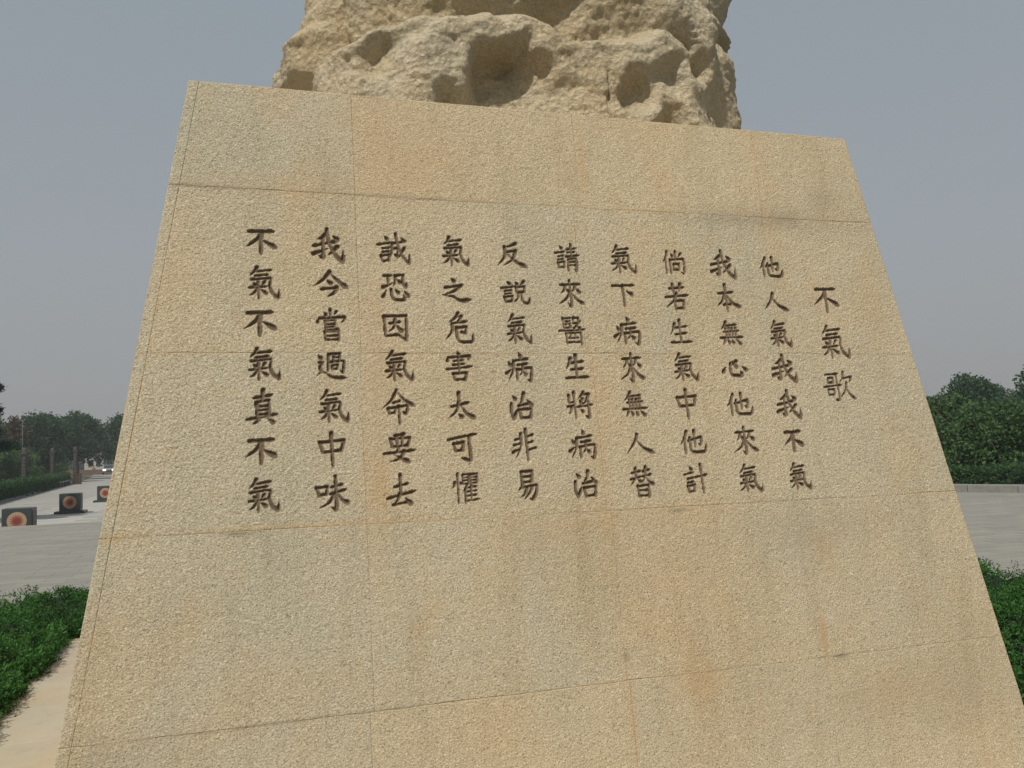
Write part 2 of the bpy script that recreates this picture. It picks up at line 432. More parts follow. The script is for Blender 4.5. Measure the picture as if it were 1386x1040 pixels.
CHARS = '''不 -0.821 0.697 0.109 0.093;氣 -0.813 0.557 0.105 0.115;不 -0.828 0.416 0.111 0.092;氣 -0.816 0.281 0.106 0.113;真 -0.825 0.140 0.104 0.122;不 -0.831 -0.004 0.105 0.089;氣 -0.825 -0.141 0.102 0.111;我 -0.600 0.696 0.111 0.127;今 -0.595 0.556 0.130 0.102;嘗 -0.599 0.414 0.099 0.115;過 -0.601 0.275 0.108 0.093;氣 -0.599 0.138 0.102 0.111;中 -0.609 -0.004 0.089 0.120;味 -0.609 -0.144 0.116 0.118;誠 -0.377 0.693 0.119 0.117;恐 -0.377 0.552 0.100 0.101;因 -0.383 0.408 0.086 0.097;氣 -0.378 0.274 0.103 0.110;命 -0.386 0.133 0.124 0.125;要 -0.389 -0.005 0.116 0.106;去 -0.391 -0.144 0.105 0.108;氣 -0.156 0.691 0.103 0.114;之 -0.160 0.549 0.115 0.092;危 -0.163 0.411 0.111 0.115;害 -0.169 0.274 0.100 0.112;太 -0.168 0.132 0.112 0.103;可 -0.175 -0.009 0.110 0.098;懼 -0.174 -0.148 0.099 0.106;反 0.053 0.683 0.124 0.102;説 0.056 0.545 0.117 0.092;氣 0.059 0.407 0.100 0.114;病 0.047 0.269 0.101 0.112;治 0.046 0.129 0.089 0.100;非 0.046 -0.007 0.094 0.118;易 0.044 -0.148 0.080 0.108;請 0.266 0.683 0.102 0.110;來 0.269 0.546 0.116 0.108;醫 0.261 0.402 0.109 0.108;生 0.266 0.270 0.097 0.095;將 0.265 0.130 0.105 0.102;病 0.260 -0.012 0.104 0.113;治 0.261 -0.152 0.092 0.100;氣 0.494 0.684 0.110 0.115;下 0.480 0.542 0.100 0.092;病 0.478 0.405 0.108 0.113;來 0.485 0.266 0.110 0.114;無 0.480 0.128 0.106 0.101;人 0.485 -0.018 0.123 0.083;替 0.479 -0.154 0.107 0.118;倘 0.701 0.679 0.101 0.099;若 0.701 0.543 0.110 0.109;生 0.700 0.405 0.097 0.098;氣 0.705 0.266 0.105 0.111;中 0.692 0.125 0.089 0.120;他 0.700 -0.016 0.115 0.096;計 0.693 -0.153 0.105 0.113;我 0.918 0.679 0.115 0.122;本 0.925 0.540 0.121 0.120;無 0.916 0.399 0.110 0.103;心 0.913 0.261 0.116 0.069;他 0.915 0.121 0.121 0.094;來 0.919 -0.017 0.117 0.109;氣 0.921 -0.160 0.104 0.109;他 1.136 0.674 0.116 0.093;人 1.136 0.528 0.126 0.082;氣 1.137 0.398 0.101 0.111;我 1.131 0.260 0.117 0.118;我 1.130 0.118 0.113 0.119;不 1.127 -0.026 0.098 0.088;氣 1.136 -0.161 0.101 0.106;不 1.371 0.542 0.127 0.109;氣 1.385 0.368 0.137 0.141;歌 1.374 0.188 0.156 0.122'''
GLYPHS = '''不 6.2 h 14,10 88,6;p 54,10 38,40 4,72;v 50,26 50,98;d 54,42 94,72
氣 4.6 p 30,2 22,16 8,30;h 27,16 74,10;h 25,30 64,25;k 12,42 70,36 68,60 76,82 94,98 97,68;h 6,68 60,62;v 34,46 35,99;d 18,50 26,59;p 54,46 44,60;p 33,68 20,84 5,93;d 38,70 60,86
歌 4.2 h 10,10 50,6;c 18,20 18,36 34,35 34,19 18,20;v 45,8 45,44;h 2,50 58,43;c 16,58 16,76 34,74 34,57 16,58;k 47,48 48,92 34,92;p 68,0 64,18 54,36;k 66,22 92,17 84,36;p 74,36 68,64 46,90;n 70,52 82,76 100,93
他 4.8 p 26,4 16,32 1,58;v 16,32 17,96;k 30,44 78,30 75,60 64,54;v 54,0 54,68;k 36,30 36,76 44,90 88,90 96,56
人 5.2 p 42,3 32,40 2,94;n 38,30 62,68 100,96
我 5.4 p 42,16 28,26 12,32;h 0,52 80,36;k 32,24 32,86 16,80;t 0,76 52,58;k 46,0 52,40 70,76 96,98 99,64;p 80,52 66,66 46,80;d 66,20 82,32
本 5 h 12,32 70,26;v 40,0 43,98;p 38,34 24,60 1,80;n 44,36 66,66 100,82;h 28,72 60,69
無 4.4 p 34,0 26,16 10,34;h 30,18 78,12;h 20,42 84,37;v 30,28 32,62;v 44,26 45,62;v 58,26 58,62;v 72,24 71,60;h 2,68 100,63;p 24,76 20,86 12,98;d 34,76 42,92;d 52,76 60,92;d 70,74 90,96
心 5.4 d 16,40 4,72;k 36,18 34,66 42,90 78,92 72,62;d 44,8 60,42;p 60,2 52,16 40,26;d 80,36 98,60
來 4.8 h 12,18 86,13;k 48,0 50,95 36,84;p 32,22 26,36 14,48;d 32,30 44,44;p 68,20 62,34 52,44;d 68,30 84,46;p 46,46 30,70 0,90;n 52,46 72,72 100,90
倘 4.4 p 26,2 18,28 1,56;v 18,30 18,98;v 62,0 62,32;d 42,10 50,24;p 86,8 80,16 74,26;v 36,38 36,98;k 36,38 96,33 94,96 78,90;c 50,56 50,80 74,79 74,54 50,56
若 5 h 22,18 84,12;v 36,2 40,36;p 68,0 66,14 62,32;h 0,52 100,42;p 50,36 36,64 2,90;c 40,66 42,96;c 40,66 78,63 74,96;h 42,94 74,93
生 5.2 p 26,14 18,36 2,62;h 28,32 80,25;h 24,60 76,54;h 2,93 98,89;v 48,0 48,92
中 5.4 v 3,28 14,58;c 3,28 98,22 86,54;h 14,58 84,53;v 48,0 51,100
計 5 d 26,6 36,18;h 0,34 42,26;h 14,48 40,44;h 14,62 38,58;v 14,74 18,96;c 14,74 42,70 38,92;h 18,94 38,91;h 48,44 100,36;v 74,0 79,100
下 5.6 h 2,10 98,5;v 48,8 51,98;d 62,32 90,50
病 4.8 d 52,0 58,14;h 26,28 88,20;p 30,28 26,60 4,96;d 10,32 18,46;t 0,70 24,54;h 44,42 86,37;v 40,58 41,94;k 40,58 98,52 94,97 80,90;p 66,40 62,66 48,80;d 64,62 78,78
替 4.8 h 8,20 46,14;h 2,40 46,32;p 26,4 24,36 0,62;d 32,40 44,50;h 54,16 82,10;h 52,32 88,26;p 66,0 64,30 46,56;n 64,32 78,50 100,62;v 30,64 32,98;c 30,64 74,60 73,100;h 34,79 70,77;h 34,96 73,94
請 4.2 d 22,6 32,16;h 0,33 42,26;h 12,46 38,42;h 12,58 36,54;v 12,68 14,88;c 12,68 38,64 36,86;h 14,86 36,84;h 52,18 90,13;h 54,30 86,26;v 70,0 70,42;h 46,46 100,39;v 56,54 54,98;k 56,54 90,51 88,98 76,92;h 58,66 86,63;h 58,78 86,76
醫 3.4 h 18,7 50,4;v 18,6 20,41;h 20,41 50,38;h 26,17 46,15;h 24,27 48,25;p 36,16 32,28 24,35;d 38,28 46,34;p 58,4 58,14 54,20;c 58,5 77,4 77,16 84,16;c 56,24 79,22 58,42;d 62,28 84,43;h 0,52 100,46;v 26,60 28,98;c 26,60 84,57 84,100;p 46,60 44,68 38,76;v 62,60 62,72;h 36,78 74,76;h 30,93 80,91
將 4.6 v 28,0 31,98;v 8,12 8,38;h 8,40 28,38;h 0,56 28,51;p 16,56 12,74 1,88;p 68,0 58,14 42,28;k 64,10 90,8 78,28;p 88,12 74,38 48,50;d 56,18 63,28;d 50,30 56,40;h 38,58 100,49;k 84,34 85,98 68,90;d 50,66 62,78
治 5.4 d 12,8 26,24;k 5,38 3,72 14,97 30,60;p 64,0 56,26 38,48;c 38,48 84,40;d 76,24 98,50;v 42,64 47,98;c 42,64 94,60 89,96;h 47,96 88,93
反 5.2 p 66,4 46,14 28,18;p 28,18 26,56 1,92;h 32,38 64,32;p 64,32 52,66 20,92;n 34,44 62,74 100,98
説 4.6 d 22,6 32,16;h 0,33 42,26;h 12,46 38,42;h 12,58 36,54;v 10,70 13,92;c 10,70 38,66 36,90;h 13,92 36,88;d 50,6 58,16;p 80,2 74,10 66,20;v 52,28 54,50;c 52,28 82,24 80,48;h 54,50 80,47;p 60,52 56,76 38,96;k 70,50 70,82 80,96 94,94 98,70
非 5 p 36,14 34,56 8,94;v 58,0 62,100;h 10,34 34,29;h 4,52 34,46;t 0,74 34,62;h 62,26 90,18;h 62,46 88,40;h 64,68 100,60
易 5 c 26,4 28,40;c 24,4 80,2 76,38;h 28,21 74,18;h 28,40 76,37;p 32,42 22,56 2,68;k 28,56 98,50 90,80 72,98 58,92;p 52,56 36,78 10,90;p 74,56 60,76 32,96
之 5.4 d 34,2 46,16;h 12,42 68,30;p 68,30 46,54 4,76;n 4,74 38,80 62,97 100,92
危 5 p 50,2 36,20 16,32;h 40,14 60,11;p 60,12 54,22 44,32;h 28,36 80,29;p 28,36 26,62 0,92;k 40,48 42,82 54,96 94,94 97,66;c 44,50 76,46 72,68 58,64
害 5 d 44,0 52,11;d 8,18 5,34;k 10,21 94,16 84,30;h 28,34 70,29;h 26,46 72,42;v 48,24 50,70;h 0,62 100,52;v 26,76 32,98;c 26,76 78,72 72,98;h 32,97 72,95
太 5.2 v 40,0 40,34;p 40,30 30,66 0,94;h 14,50 74,36;n 46,46 66,76 100,98;d 36,78 50,90
可 5.4 h 0,24 98,5;v 20,38 24,66;c 20,38 54,33 50,62;h 24,66 50,61;k 72,14 75,98 42,90
懼 3.5 v 24,0 24,98;p 12,28 9,38 1,50;d 30,26 37,34;c 42,4 42,34;c 42,4 66,2 65,33;h 44,14 64,12;h 44,24 64,22;h 44,34 64,33;c 72,4 72,31;c 72,3 98,1 96,32;h 73,12 95,11;h 73,22 95,21;h 73,32 95,31;p 58,36 52,50 40,60;v 50,52 50,99;h 52,49 92,44;h 52,62 92,58;h 52,76 92,72;h 52,93 100,88;v 72,46 72,90;d 68,36 76,42
誠 4.5 d 22,8 32,20;h 0,37 42,29;h 14,50 38,46;h 14,62 36,58;v 10,74 13,92;c 10,74 36,69 34,90;h 13,92 34,88;h 46,32 92,24;p 46,32 44,64 30,92;c 48,50 64,47 62,74 54,70;k 58,0 64,36 78,74 98,98 100,68;p 84,46 74,66 58,84;d 74,12 88,24
恐 4.8 h 8,8 40,6;v 24,8 24,36;t 4,50 42,34;p 52,6 50,30 42,46;k 50,6 80,3 78,30 92,48 92,30;d 56,18 72,32;d 16,62 2,88;k 34,58 36,82 46,96 84,95 78,72;d 50,58 62,72;d 84,64 99,84
因 4.8 v 4,6 6,84;c 4,6 97,2 95,98;h 6,84 60,78;h 60,78 94,98;h 24,34 72,28;p 50,14 44,46 18,68;n 50,38 62,52 80,68
命 4.8 p 46,0 30,28 0,56;n 46,4 68,30 100,50;h 34,37 56,31;v 18,54 22,70;c 18,54 42,51 38,68;h 22,69 38,66;v 50,48 52,100;k 50,50 76,46 72,70 60,64
要 5 h 34,8 70,2;v 22,20 26,46;c 22,20 84,16 76,43;v 42,10 44,42;v 60,8 58,40;h 26,46 76,41;h 0,68 100,58;p 48,46 42,62 30,74;d 30,72 78,98;p 64,60 50,84 16,96
去 5.4 v 48,0 48,60;h 26,38 74,28;h 0,76 100,54;p 46,60 36,82 22,96;h 20,97 78,88;d 64,76 84,98
今 5.4 p 46,2 30,28 0,58;n 46,4 70,36 100,66;d 38,34 50,48;h 22,68 66,60;p 66,60 58,80 36,98
嘗 4.4 v 48,0 48,20;d 26,8 33,18;p 70,5 64,12 60,18;d 8,28 1,42;k 8,29 99,24 88,42;v 28,34 30,66;c 30,36 66,33 64,48;h 32,47 64,45;h 32,57 62,54;h 30,66 76,62;v 26,72 28,98;c 26,72 76,68 75,100;h 30,85 72,83;h 30,98 73,97
過 4.7 d 6,12 16,24;k 8,38 20,36 10,56 18,74;n 0,88 20,74 54,94 100,96;v 40,6 36,70;c 40,6 78,3 76,32;v 56,16 55,32;h 56,18 76,16;h 40,36 78,33;k 38,36 88,32 86,74 76,68;c 50,48 51,62 67,61 68,46 50,48
味 5.4 v 2,34 9,56;c 2,34 34,29 30,52;h 9,56 30,51;h 44,32 78,24;h 40,52 88,40;k 58,0 59,98 44,90;p 56,50 38,76 8,92;n 60,46 76,70 100,82
真 5.4 h 24,24 84,15;v 54,0 50,28;v 32,36 34,76;c 32,36 72,31 72,76;h 36,49 70,46;h 36,60 70,57;h 36,72 70,70;h 0,86 100,72;p 40,82 32,92 16,100;d 66,80 88,98'''
G = {}
for ln in GLYPHS.strip().split('\n'):
    c, w, rest = ln.split(' ', 2); G[c] = (float(w), [(s.split()[0], [tuple(map(float, p.split(','))) for p in s.split()[1:]]) for s in rest.split(';')])

def smooth_poly(pts, n=6):
    if len(pts) < 3: 
        a, b = np.array(pts[0]), np.array(pts[1]); t = np.linspace(0, 1, 9)[:, None]; return a + (b - a) * t
    P = np.array(pts, float); P = np.vstack([2 * P[0] - P[1], P, 2 * P[-1] - P[-2]]); out = []
    for i in range(1, len(P) - 2):
        t = np.linspace(0, 1, n, endpoint=False)[:, None]
        out.append(.5 * ((2 * P[i]) + (-P[i - 1] + P[i + 1]) * t + (2 * P[i - 1] - 5 * P[i] + 4 * P[i + 1] - P[i + 2]) * t ** 2 + (-P[i - 1] + 3 * P[i] - 3 * P[i + 1] + P[i + 2]) * t ** 3))
    out.append(P[-2][None]); return np.vstack(out)
def lin_poly(pts, n=5):
    out = []
    for a, b in zip(pts, pts[1:]):
        t = np.linspace(0, 1, n, endpoint=False)[:, None]; out.append(np.array(a) + (np.array(b) - np.array(a)) * t)
    out.append(np.array([pts[-1]], float)); return np.vstack(out)
PROF = {  # half-width along the stroke
    'h': ([0, .08, .25, .6, .86, .95, 1], [.75, 1.0, .78, .74, .95, 1.22, .6]),
    'v': ([0, .08, .3, .8, 1], [1.15, 1.1, .85, .9, .72]),
    'p': ([0, .1, .4, .75, 1], [1.1, 1.15, .9, .62, .16]),
    'n': ([0, .3, .6, .82, 1], [.42, .72, 1.0, 1.4, .12]),
    'd': ([0, .5, .85, 1], [.35, .9, 1.3, .8]),
    't': ([0, .15, .6, 1], [1.2, 1.1, .7, .16]),
    'c': ([0, .5, 1], [.95, .88, .95]),
    'k': ([0, .4, .72, .88, 1], [.95, .9, 1.1, .95, .22])}
STROKES = []          # per character: (u0,u1,v0,v1,[segments])
for ci, e in enumerate(CHARS.split(';')):
    c, cu, cv, w, h = e.split(); cu, cv, w, h = map(float, (cu, cv, w, h))
    gw, strokes = G[c]
    gw = max(gw, 4.0) * (1.07 if cu > .8 else 1.0)
    hw = gw * .0105 * .11 * 1.13 * (1.0 + .06 * random.uniform(-1, 1))        # metres
    inset = hw * .8
    segs = []
    allp = np.array([p for _, ps in strokes for p in ps]); lo, hi = allp.min(0), allp.max(0)
    for ty, ps in strokes:
        sp = lin_poly(ps) if ty in 'ck' and len(ps) > 2 and ty == 'c' else smooth_poly(ps, 7)
        if ty == 'k':     # keep corners fairly square but eased
            sp =   .55 * smooth_poly(ps, 6) + .45 * lin_poly(ps, 6)
        sp = (sp - lo) / (hi - lo)
        sp = sp + np.array([random.uniform(-.006, .006), random.uniform(-.006, .006)])
        pu = cu - w / 2 + inset + sp[:, 0] * (w - 2 * inset); pv = cv + h / 2 - inset - sp[:, 1] * (h - 2 * inset)
        ln = np.r_[0, np.cumsum(np.hypot(np.diff(pu), np.diff(pv)))]; ln /= ln[-1]
        xs, ys = PROF[ty]; r = np.interp(ln, xs, ys) * hw
        for k in range(len(pu) - 1): segs.append((pu[k], pv[k], r[k], pu[k + 1], pv[k + 1], r[k + 1]))
    STROKES.append((cu - w / 2 - .012, cu + w / 2 + .012, cv - h / 2 - .012, cv + h / 2 + .012, segs))

def blob(Ug, Vg, u, v, ru, rv, a=1.0):
    return a * np.exp(-((Ug - u) / ru) ** 2 - ((Vg - v) / rv) ** 2)

def panel(u0f, u1f, v0, v1, res, color, carved, thick=.05):
    """one granite slab of the front: real relief grid, letters cut into it"""
    nv = max(4, int((v1 - v0) / res)); wmax = max(u1f(v0) - u0f(v0), u1f(v1) - u0f(v1)); nu = max(4, int(wmax / res))
    gap = .0001
    vv = np.linspace(v0 + gap, v1 - gap, nv + 1)
    fine = np.array([.0012, .0024, .0038, .0055]) if not carved else np.array([.0012])
    vv = np.sort(np.r_[vv, v0 + gap + fine, v1 - gap - fine]); tt = np.linspace(0, 1, nu + 1); tt = np.sort(np.r_[tt, fine / wmax, 1 - fine / wmax])
    a = u0f(vv) + gap; c = u1f(vv) - gap
    Ug = a[:, None] + (c - a)[:, None] * tt[None]; Vg = np.repeat(vv[:, None], len(tt), 1)
    # wavy bed joints
    wav = lambda u, k: .0035 * vnoise(u * 5.0, k * 7.0 + 0 * u, 0 * u) + .0022 * vnoise(u * 17.0, k * 3.0 + 0 * u, 0 * u + 4)
    tv = (Vg - v0) / (v1 - v0)
    Vg = Vg + (0 if v0 < -1.1 else 1) * (1 - tv) * wav(Ug, round(v0 * 10)) + (0 if v1 > 1.2 else 1) * tv * wav(Ug, round(v1 * 10))
    X, Z = Ug * 1.0, Vg * 1.0
    dep = .0011 * fbm(X * 14, Z * 14, 0 * X + 1.5, 3) + .0016 * fbm(X * 3, Z * 3, 0 * X + 8.5, 2)
    dep = dep + .0007 * vnoise(X * 150, Z * 150, 0 * X + 3)
    # eased, chipped arrises
    el = np.minimum(np.minimum((Ug - a[:, None]), (c[:, None] - Ug)), np.minimum(Vg - v0, v1 - Vg))
    er = .0016 + .0022 * np.clip(fbm(X * 22, Z * 22, 0 * X + 6, 3), 0, 1) * 2
    jv = np.clip(.6 + 2.2 * fbm(X * 3.3, Z * 3.3, 0 * X + 21, 3), .12, 1)
    dep = dep + .0012 * jv * np.clip(1 - el / er, 0, 1) ** 1.3
    groove = np.zeros_like(Ug); cid = np.full(Ug.shape, -1)
    if carved:
        jit = .0011 * vnoise(X * 90, Z * 90, 0 * X) + .0006 * vnoise(X * 240, Z * 240, 0 * X + 9)
        Uf, Vf, Jf = Ug.ravel(), Vg.ravel(), jit.ravel(); gf = groove.ravel(); df = dep.ravel(); cf = cid.ravel()
        for k, (a0, a1, b0, b1, segs) in enumerate(STROKES):
            idx = np.nonzero((Uf > a0) & (Uf < a1) & (Vf > b0) & (Vf < b1))[0]
            if len(idx) == 0: continue
            x, y = Uf[idx], Vf[idx]; best = np.full(len(idx), -1.)
            for (x0, y0, r0, x1, y1, r1) in segs:
                dx, dy = x1 - x0, y1 - y0; L2 = dx * dx + dy * dy + 1e-12
                t = np.clip(((x - x0) * dx + (y - y0) * dy) / L2, 0, 1)
                s = r0 + (r1 - r0) * t - np.hypot(x - x0 - t * dx, y - y0 - t * dy); best = np.maximum(best, s)
            s = best + Jf[idx]
            df[idx] += np.clip((s + .0006) * 1.9, 0, .0088)
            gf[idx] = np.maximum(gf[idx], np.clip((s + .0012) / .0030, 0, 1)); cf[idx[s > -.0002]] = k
        groove = gf.reshape(Ug.shape); dep = df.reshape(Ug.shape); cid = cf.reshape(Ug.shape)
    P = face_pt(Ug, Vg, dep)
    rust = np.zeros_like(Ug); soot = np.zeros_like(Ug); nz = .5 + .5 * fbm(X * 9, Z * 9, 0 * X + 2, 4)
    for (u, v, ru, rv, s) in RUST: rust += blob(Ug, Vg, u, v, ru, rv, s)
    for (u, v, ru, rv, s) in SOOT: soot += blob(Ug, Vg, u, v, ru, rv, s)
    seam = np.clip(1 - el / .007, 0, 1) * np.clip(fbm(X * 3.1, Z * 3.1, 0 * X + 12, 3) * 2.2 + .2, 0, 1)
    rust = np.clip(rust * (.35 + nz), 0, .8); soot = np.clip(soot * (.35 + nz) + .16 * np.clip(1 - el / .0025, 0, 1) * np.clip(.45 + fbm(X * 4, Z * 4, 0 * X + 5, 3) * 2, .08, 1), 0, .8)
    rust = np.clip(rust + seam * .4, 0, .8)
    nR, nC = Ug.shape
    ids = np.arange(nR * nC).reshape(nR, nC)
    Q = np.stack([ids[:-1, :-1], ids[:-1, 1:], ids[1:, 1:], ids[1:, :-1]], -1).reshape(-1, 4)
    cc = np.maximum(np.maximum(cid[:-1, :-1], cid[:-1, 1:]), np.maximum(cid[1:, 1:], cid[1:, :-1])).ravel()
    Pf = P.reshape(-1, 3)
    # skirt
    ring = np.r_[ids[0, :], ids[1:, -1], ids[-1, -2::-1], ids[-2:0:-1, 0]]
    back = face_pt(Ug, Vg, dep * 0 + thick).reshape(-1, 3)[ring]
    nb = len(Pf); V = np.vstack([Pf, back]); m = len(ring); k = np.arange(m); k2 = (k + 1) % m
    S = np.stack([ring[k], nb + k, nb + k2, ring[k2]], -1)
    def sub(name, Fc, parent):
        use = np.unique(Fc); rm = np.full(len(V), -1); rm[use] = np.arange(len(use))
        me = mesh_np(name, V[use], rm[Fc], smooth=True)
        z = np.zeros(m)
        for nm, arr in (('groove', groove), ('rust', rust), ('soot', soot)): fattr(me, nm, np.r_[arr.ravel(), z][use])
        o = put(name, me, M['granite'], parent); o.color = (*color, 1); return o
    me_o = sub('stone_panel', np.vstack([Q[cc < 0], S]), ped)
    for k in np.unique(cc[cc >= 0]): sub('carved_character', Q[cc == k], me_o)
    return me_o

# stains seen on the stone: (u, v, half-width, half-height, strength)
RUST = [(-1.26, -.25, .05, .02, .6), (1.14, -.74, .012, .07, .9), (1.15, .86, .06, .35, .35), (.62, -.85, .10, .05, .5), (-.35, 1.05, .18, .28, .35),
        (.05, -.30, .16, .10, .30), (-.47, -.12, .04, .3, .35), (.33, .0, .03, .5, .35), (-.75, .9, .3, .04, .3), (1.6, .55, .08, .25, .3),
        (-.45, .32, .06, .35, .25), (1.45, -.95, .3, .08, .22), (-.18, -.9, .2, .1, .25), (.36, 1.1, .02, .2, .4), (.45, -.28, .25, .05, .3),
        (-1.1, .60, .09, .2, .2), (1.2, -.45, .05, .10, .3), (-.72, -.24, .35, .008, .5), (.35, -.9, .02, .12, .4)]
SOOT = [(1.25, .880, .30, .05, .38), (1.43, .98, .07, .05, .3), (.95, .87, .22, .03, .25), (1.2, -.36, .3, .09, .2), (.60, -.262, .03, .006, .9),
        (1.20, -.822, .03, .006, 1.0), (-.46, 1.262, .03, .004, .5), (-1.2, -.9, .2, .1, .2), (-.9, -.255, .05, .006, .8), (1.5, -1.0, .5, .16, .2),
        (.35, -.74, .012, .02, .7), (-.98, .885, .2, .006, .6), (-.30, .885, .3, .006, .5), (-.55, -.818, .3, .005, .3), (-.95, -.823, .2, .005, .3)]
cst = lambda c: (lambda v: np.zeros_like(v) + c)
EL = lambda v: uL(v) + .034
tints = {0: (1.0, .985, .95), 1: (.96, .97, .965), 2: (1.02, .965, .89), 3: (1.0, .985, .95), 4: (.985, .985, .965), 5: (1.03, .995, .93)}
LAY = [  # row, v0, v1, joints, resolution, carved, tints
    (0, ROWV[0], ROWV[1], [EL, cst(-.52), cst(.355), cst(1.135), uR], .008, False, (1, 5, 4, 3)),
    (1, ROWV[1], ROWV[2], [EL, cst(-.507), cst(.346), cst(1.575), uR], .007, False, (1, 4, 3, 0)),
    (2, ROWV[2], ROWV[3], [EL, cst(-.508), cst(.330), cst(1.135), uR], .0027, True, (1, 0, 3, 4)),
    (3, ROWV[3], ROWV[4], [EL, cst(-.504), cst(.308), cst(1.125), uR], .0027, True, (0, 3, 4, 0)),
    (4, ROWV[4], ROWV[5], [EL, cst(-.503), cst(.338), cst(1.130), uR], .006, False, (1, 2, 5, 0))]
for r, v0, v1, js, res, cv, ts in LAY:
    for k in range(len(js) - 1): panel(js[k], js[k + 1], v0, v1, res, tints[ts[k]], cv)
# the ends of the side slabs, seen as a narrow strip up the left edge
for r, v0, v1, js, res, cv, ts in LAY:
    o = panel(uL, lambda v: uL(v) + .0335, v0, v1, .006, (.97, 1.0, 1.02), False, .30); o.name = 'edge_stone'

# core, other three sides and the top -----------------------------------
zt, zb = 2.8525 - .27, 0.0
def corner(k, z, off=0):     # truncated pyramid corners, local
    v = (z + .27 - P0[2]) / math.cos(TILT)
    yf = P0[1] + v * math.sin(TILT) - CY
    x0, x1 = P0[0] + uL(v) - CX, P0[0] + uR(v) - CX
    yb = -yf - .0
    return [(x0 + off, yf + off, z), (x1 - off, yf + off, z), (x1 - off, yb - off, z), (x0 + off, yb - off, z)][k]
core = MB().quadbox([corner(k, zb, .034) for k in range(4)] + [corner(k, zt - .03, .034) for k in range(4)])
core.build('core', M['plinth'], ped)
def side_slab(ka, kb, s0, s1, z0, z1, color, in0=0.0, in1=0.0):
    q = []
    for off in (0.0, .030):
        for z, in_ in ((z0 + .0015, 0), (z1 - .0015, 0)):
            A, B = Vector(corner(ka, z, off)), Vector(corner(kb, z, off))
            Lg = (B - A).length
            q.append((A.lerp(B, s0 + in0 / Lg + .0015 / Lg), A.lerp(B, s1 - in1 / Lg - .0015 / Lg)))
    (a0, b0), (a1, b1), (c0, d0), (c1, d1) = q
    o = MB().quadbox([a0, b0, d0, c0, a1, b1, d1, c1]).build('stone_panel', M['granite'], ped, .0015); o.color = (*color, 1)
zs = [((P0[2] + v * math.cos(TILT)) - .27) for v in ROWV]; zs[0] = 0; zs[-1] = zt
for (ka, kb, i0, i1) in ((1, 2, .052, .0), (2, 3, .032, .032), (3, 0, .0, .302)):
    for r in range(5):
        cuts = [0, .26, .51, .76, 1] if r % 2 else [0, .3, .56, .8, 1]
        for k in range(4):
            side_slab(ka, kb, cuts[k], cuts[k + 1], zs[r], zs[r + 1], tints[random.randrange(6)], i0 if k == 0 else 0, i1 if k == 3 else 0)
tp = [Vector(corner(k, zt - .03, .036)) for k in range(4)]
for i in range(3):
    for j in range(3):
        f = lambda a, b: tp[0].lerp(tp[1], a).lerp(tp[3].lerp(tp[2], a), b)
        e = .002
        b4 = [f(i / 3 + e, j / 3 + e), f((i + 1) / 3 - e, j / 3 + e), f((i + 1) / 3 - e, (j + 1) / 3 - e), f(i / 3 + e, (j + 1) / 3 - e)]
        o = MB().quadbox([tuple(p) for p in b4] + [(p.x, p.y, p.z + .026) for p in b4]).build('top_slab', M['granite'], ped); o.color = (*tints[(i + j) % 6], 1)

# plinth ---------------------------------------------------------------
pl = empty('stone_plinth', (CX, CY, 0)); tag(pl, 'low smooth yellow stone plinth under the pedestal, juniper along its edge', 'plinth')
PX0, PX1, PY0, PY1 = -1.17 - CX, 3.57 - CX, 2.14 - CY, 7.46 - CY
MB().box(PX0 + .02, PX1 - .02, PY0 + .02, PY1 - .02, -.1, .232).build('core', M['mortar'], pl)
def pslab(x0, x1, y0, y1, z0, z1):
    o = MB().box(x0 + .0012, x1 - .0012, y0 + .0012, y1 - .0012, z0, z1).build('stone_slab', M['plinth'], pl, .002)
    t = random.uniform(.95, 1.05); o.color = (t, t * random.uniform(.97, 1), t * random.uniform(.93, 1), 1)
ys = np.linspace(PY0, PY1, 5)
for i in range(4):
    pslab(PX0, PX0 + .62, ys[i], ys[i + 1], .235, .269); pslab(PX1 - .62, PX1, ys[i], ys[i + 1], .235, .269)
xs = np.linspace(PX0 + .62, PX1 - .62, 5)
for i in range(4):
    pslab(xs[i], xs[i + 1], PY0, PY0 + .62, .235, .269); pslab(xs[i], xs[i + 1], PY1 - .62, PY1, .235, .269)
for i in range(5):
    a0, a1 = PX0 + (PX1 - PX0) * i / 5, PX0 + (PX1 - PX0) * (i + 1) / 5
    pslab(a0, a1, PY0, PY0 + .03, 0, .232); pslab(a0, a1, PY1 - .03, PY1, 0, .232)
    b0, b1 = PY0 + .032 + (PY1 - PY0 - .064) * i / 5, PY0 + .032 + (PY1 - PY0 - .064) * (i + 1) / 5
    pslab(PX0, PX0 + .03, b0, b1, 0, .232); pslab(PX1 - .03, PX1, b0, b1, 0, .232)

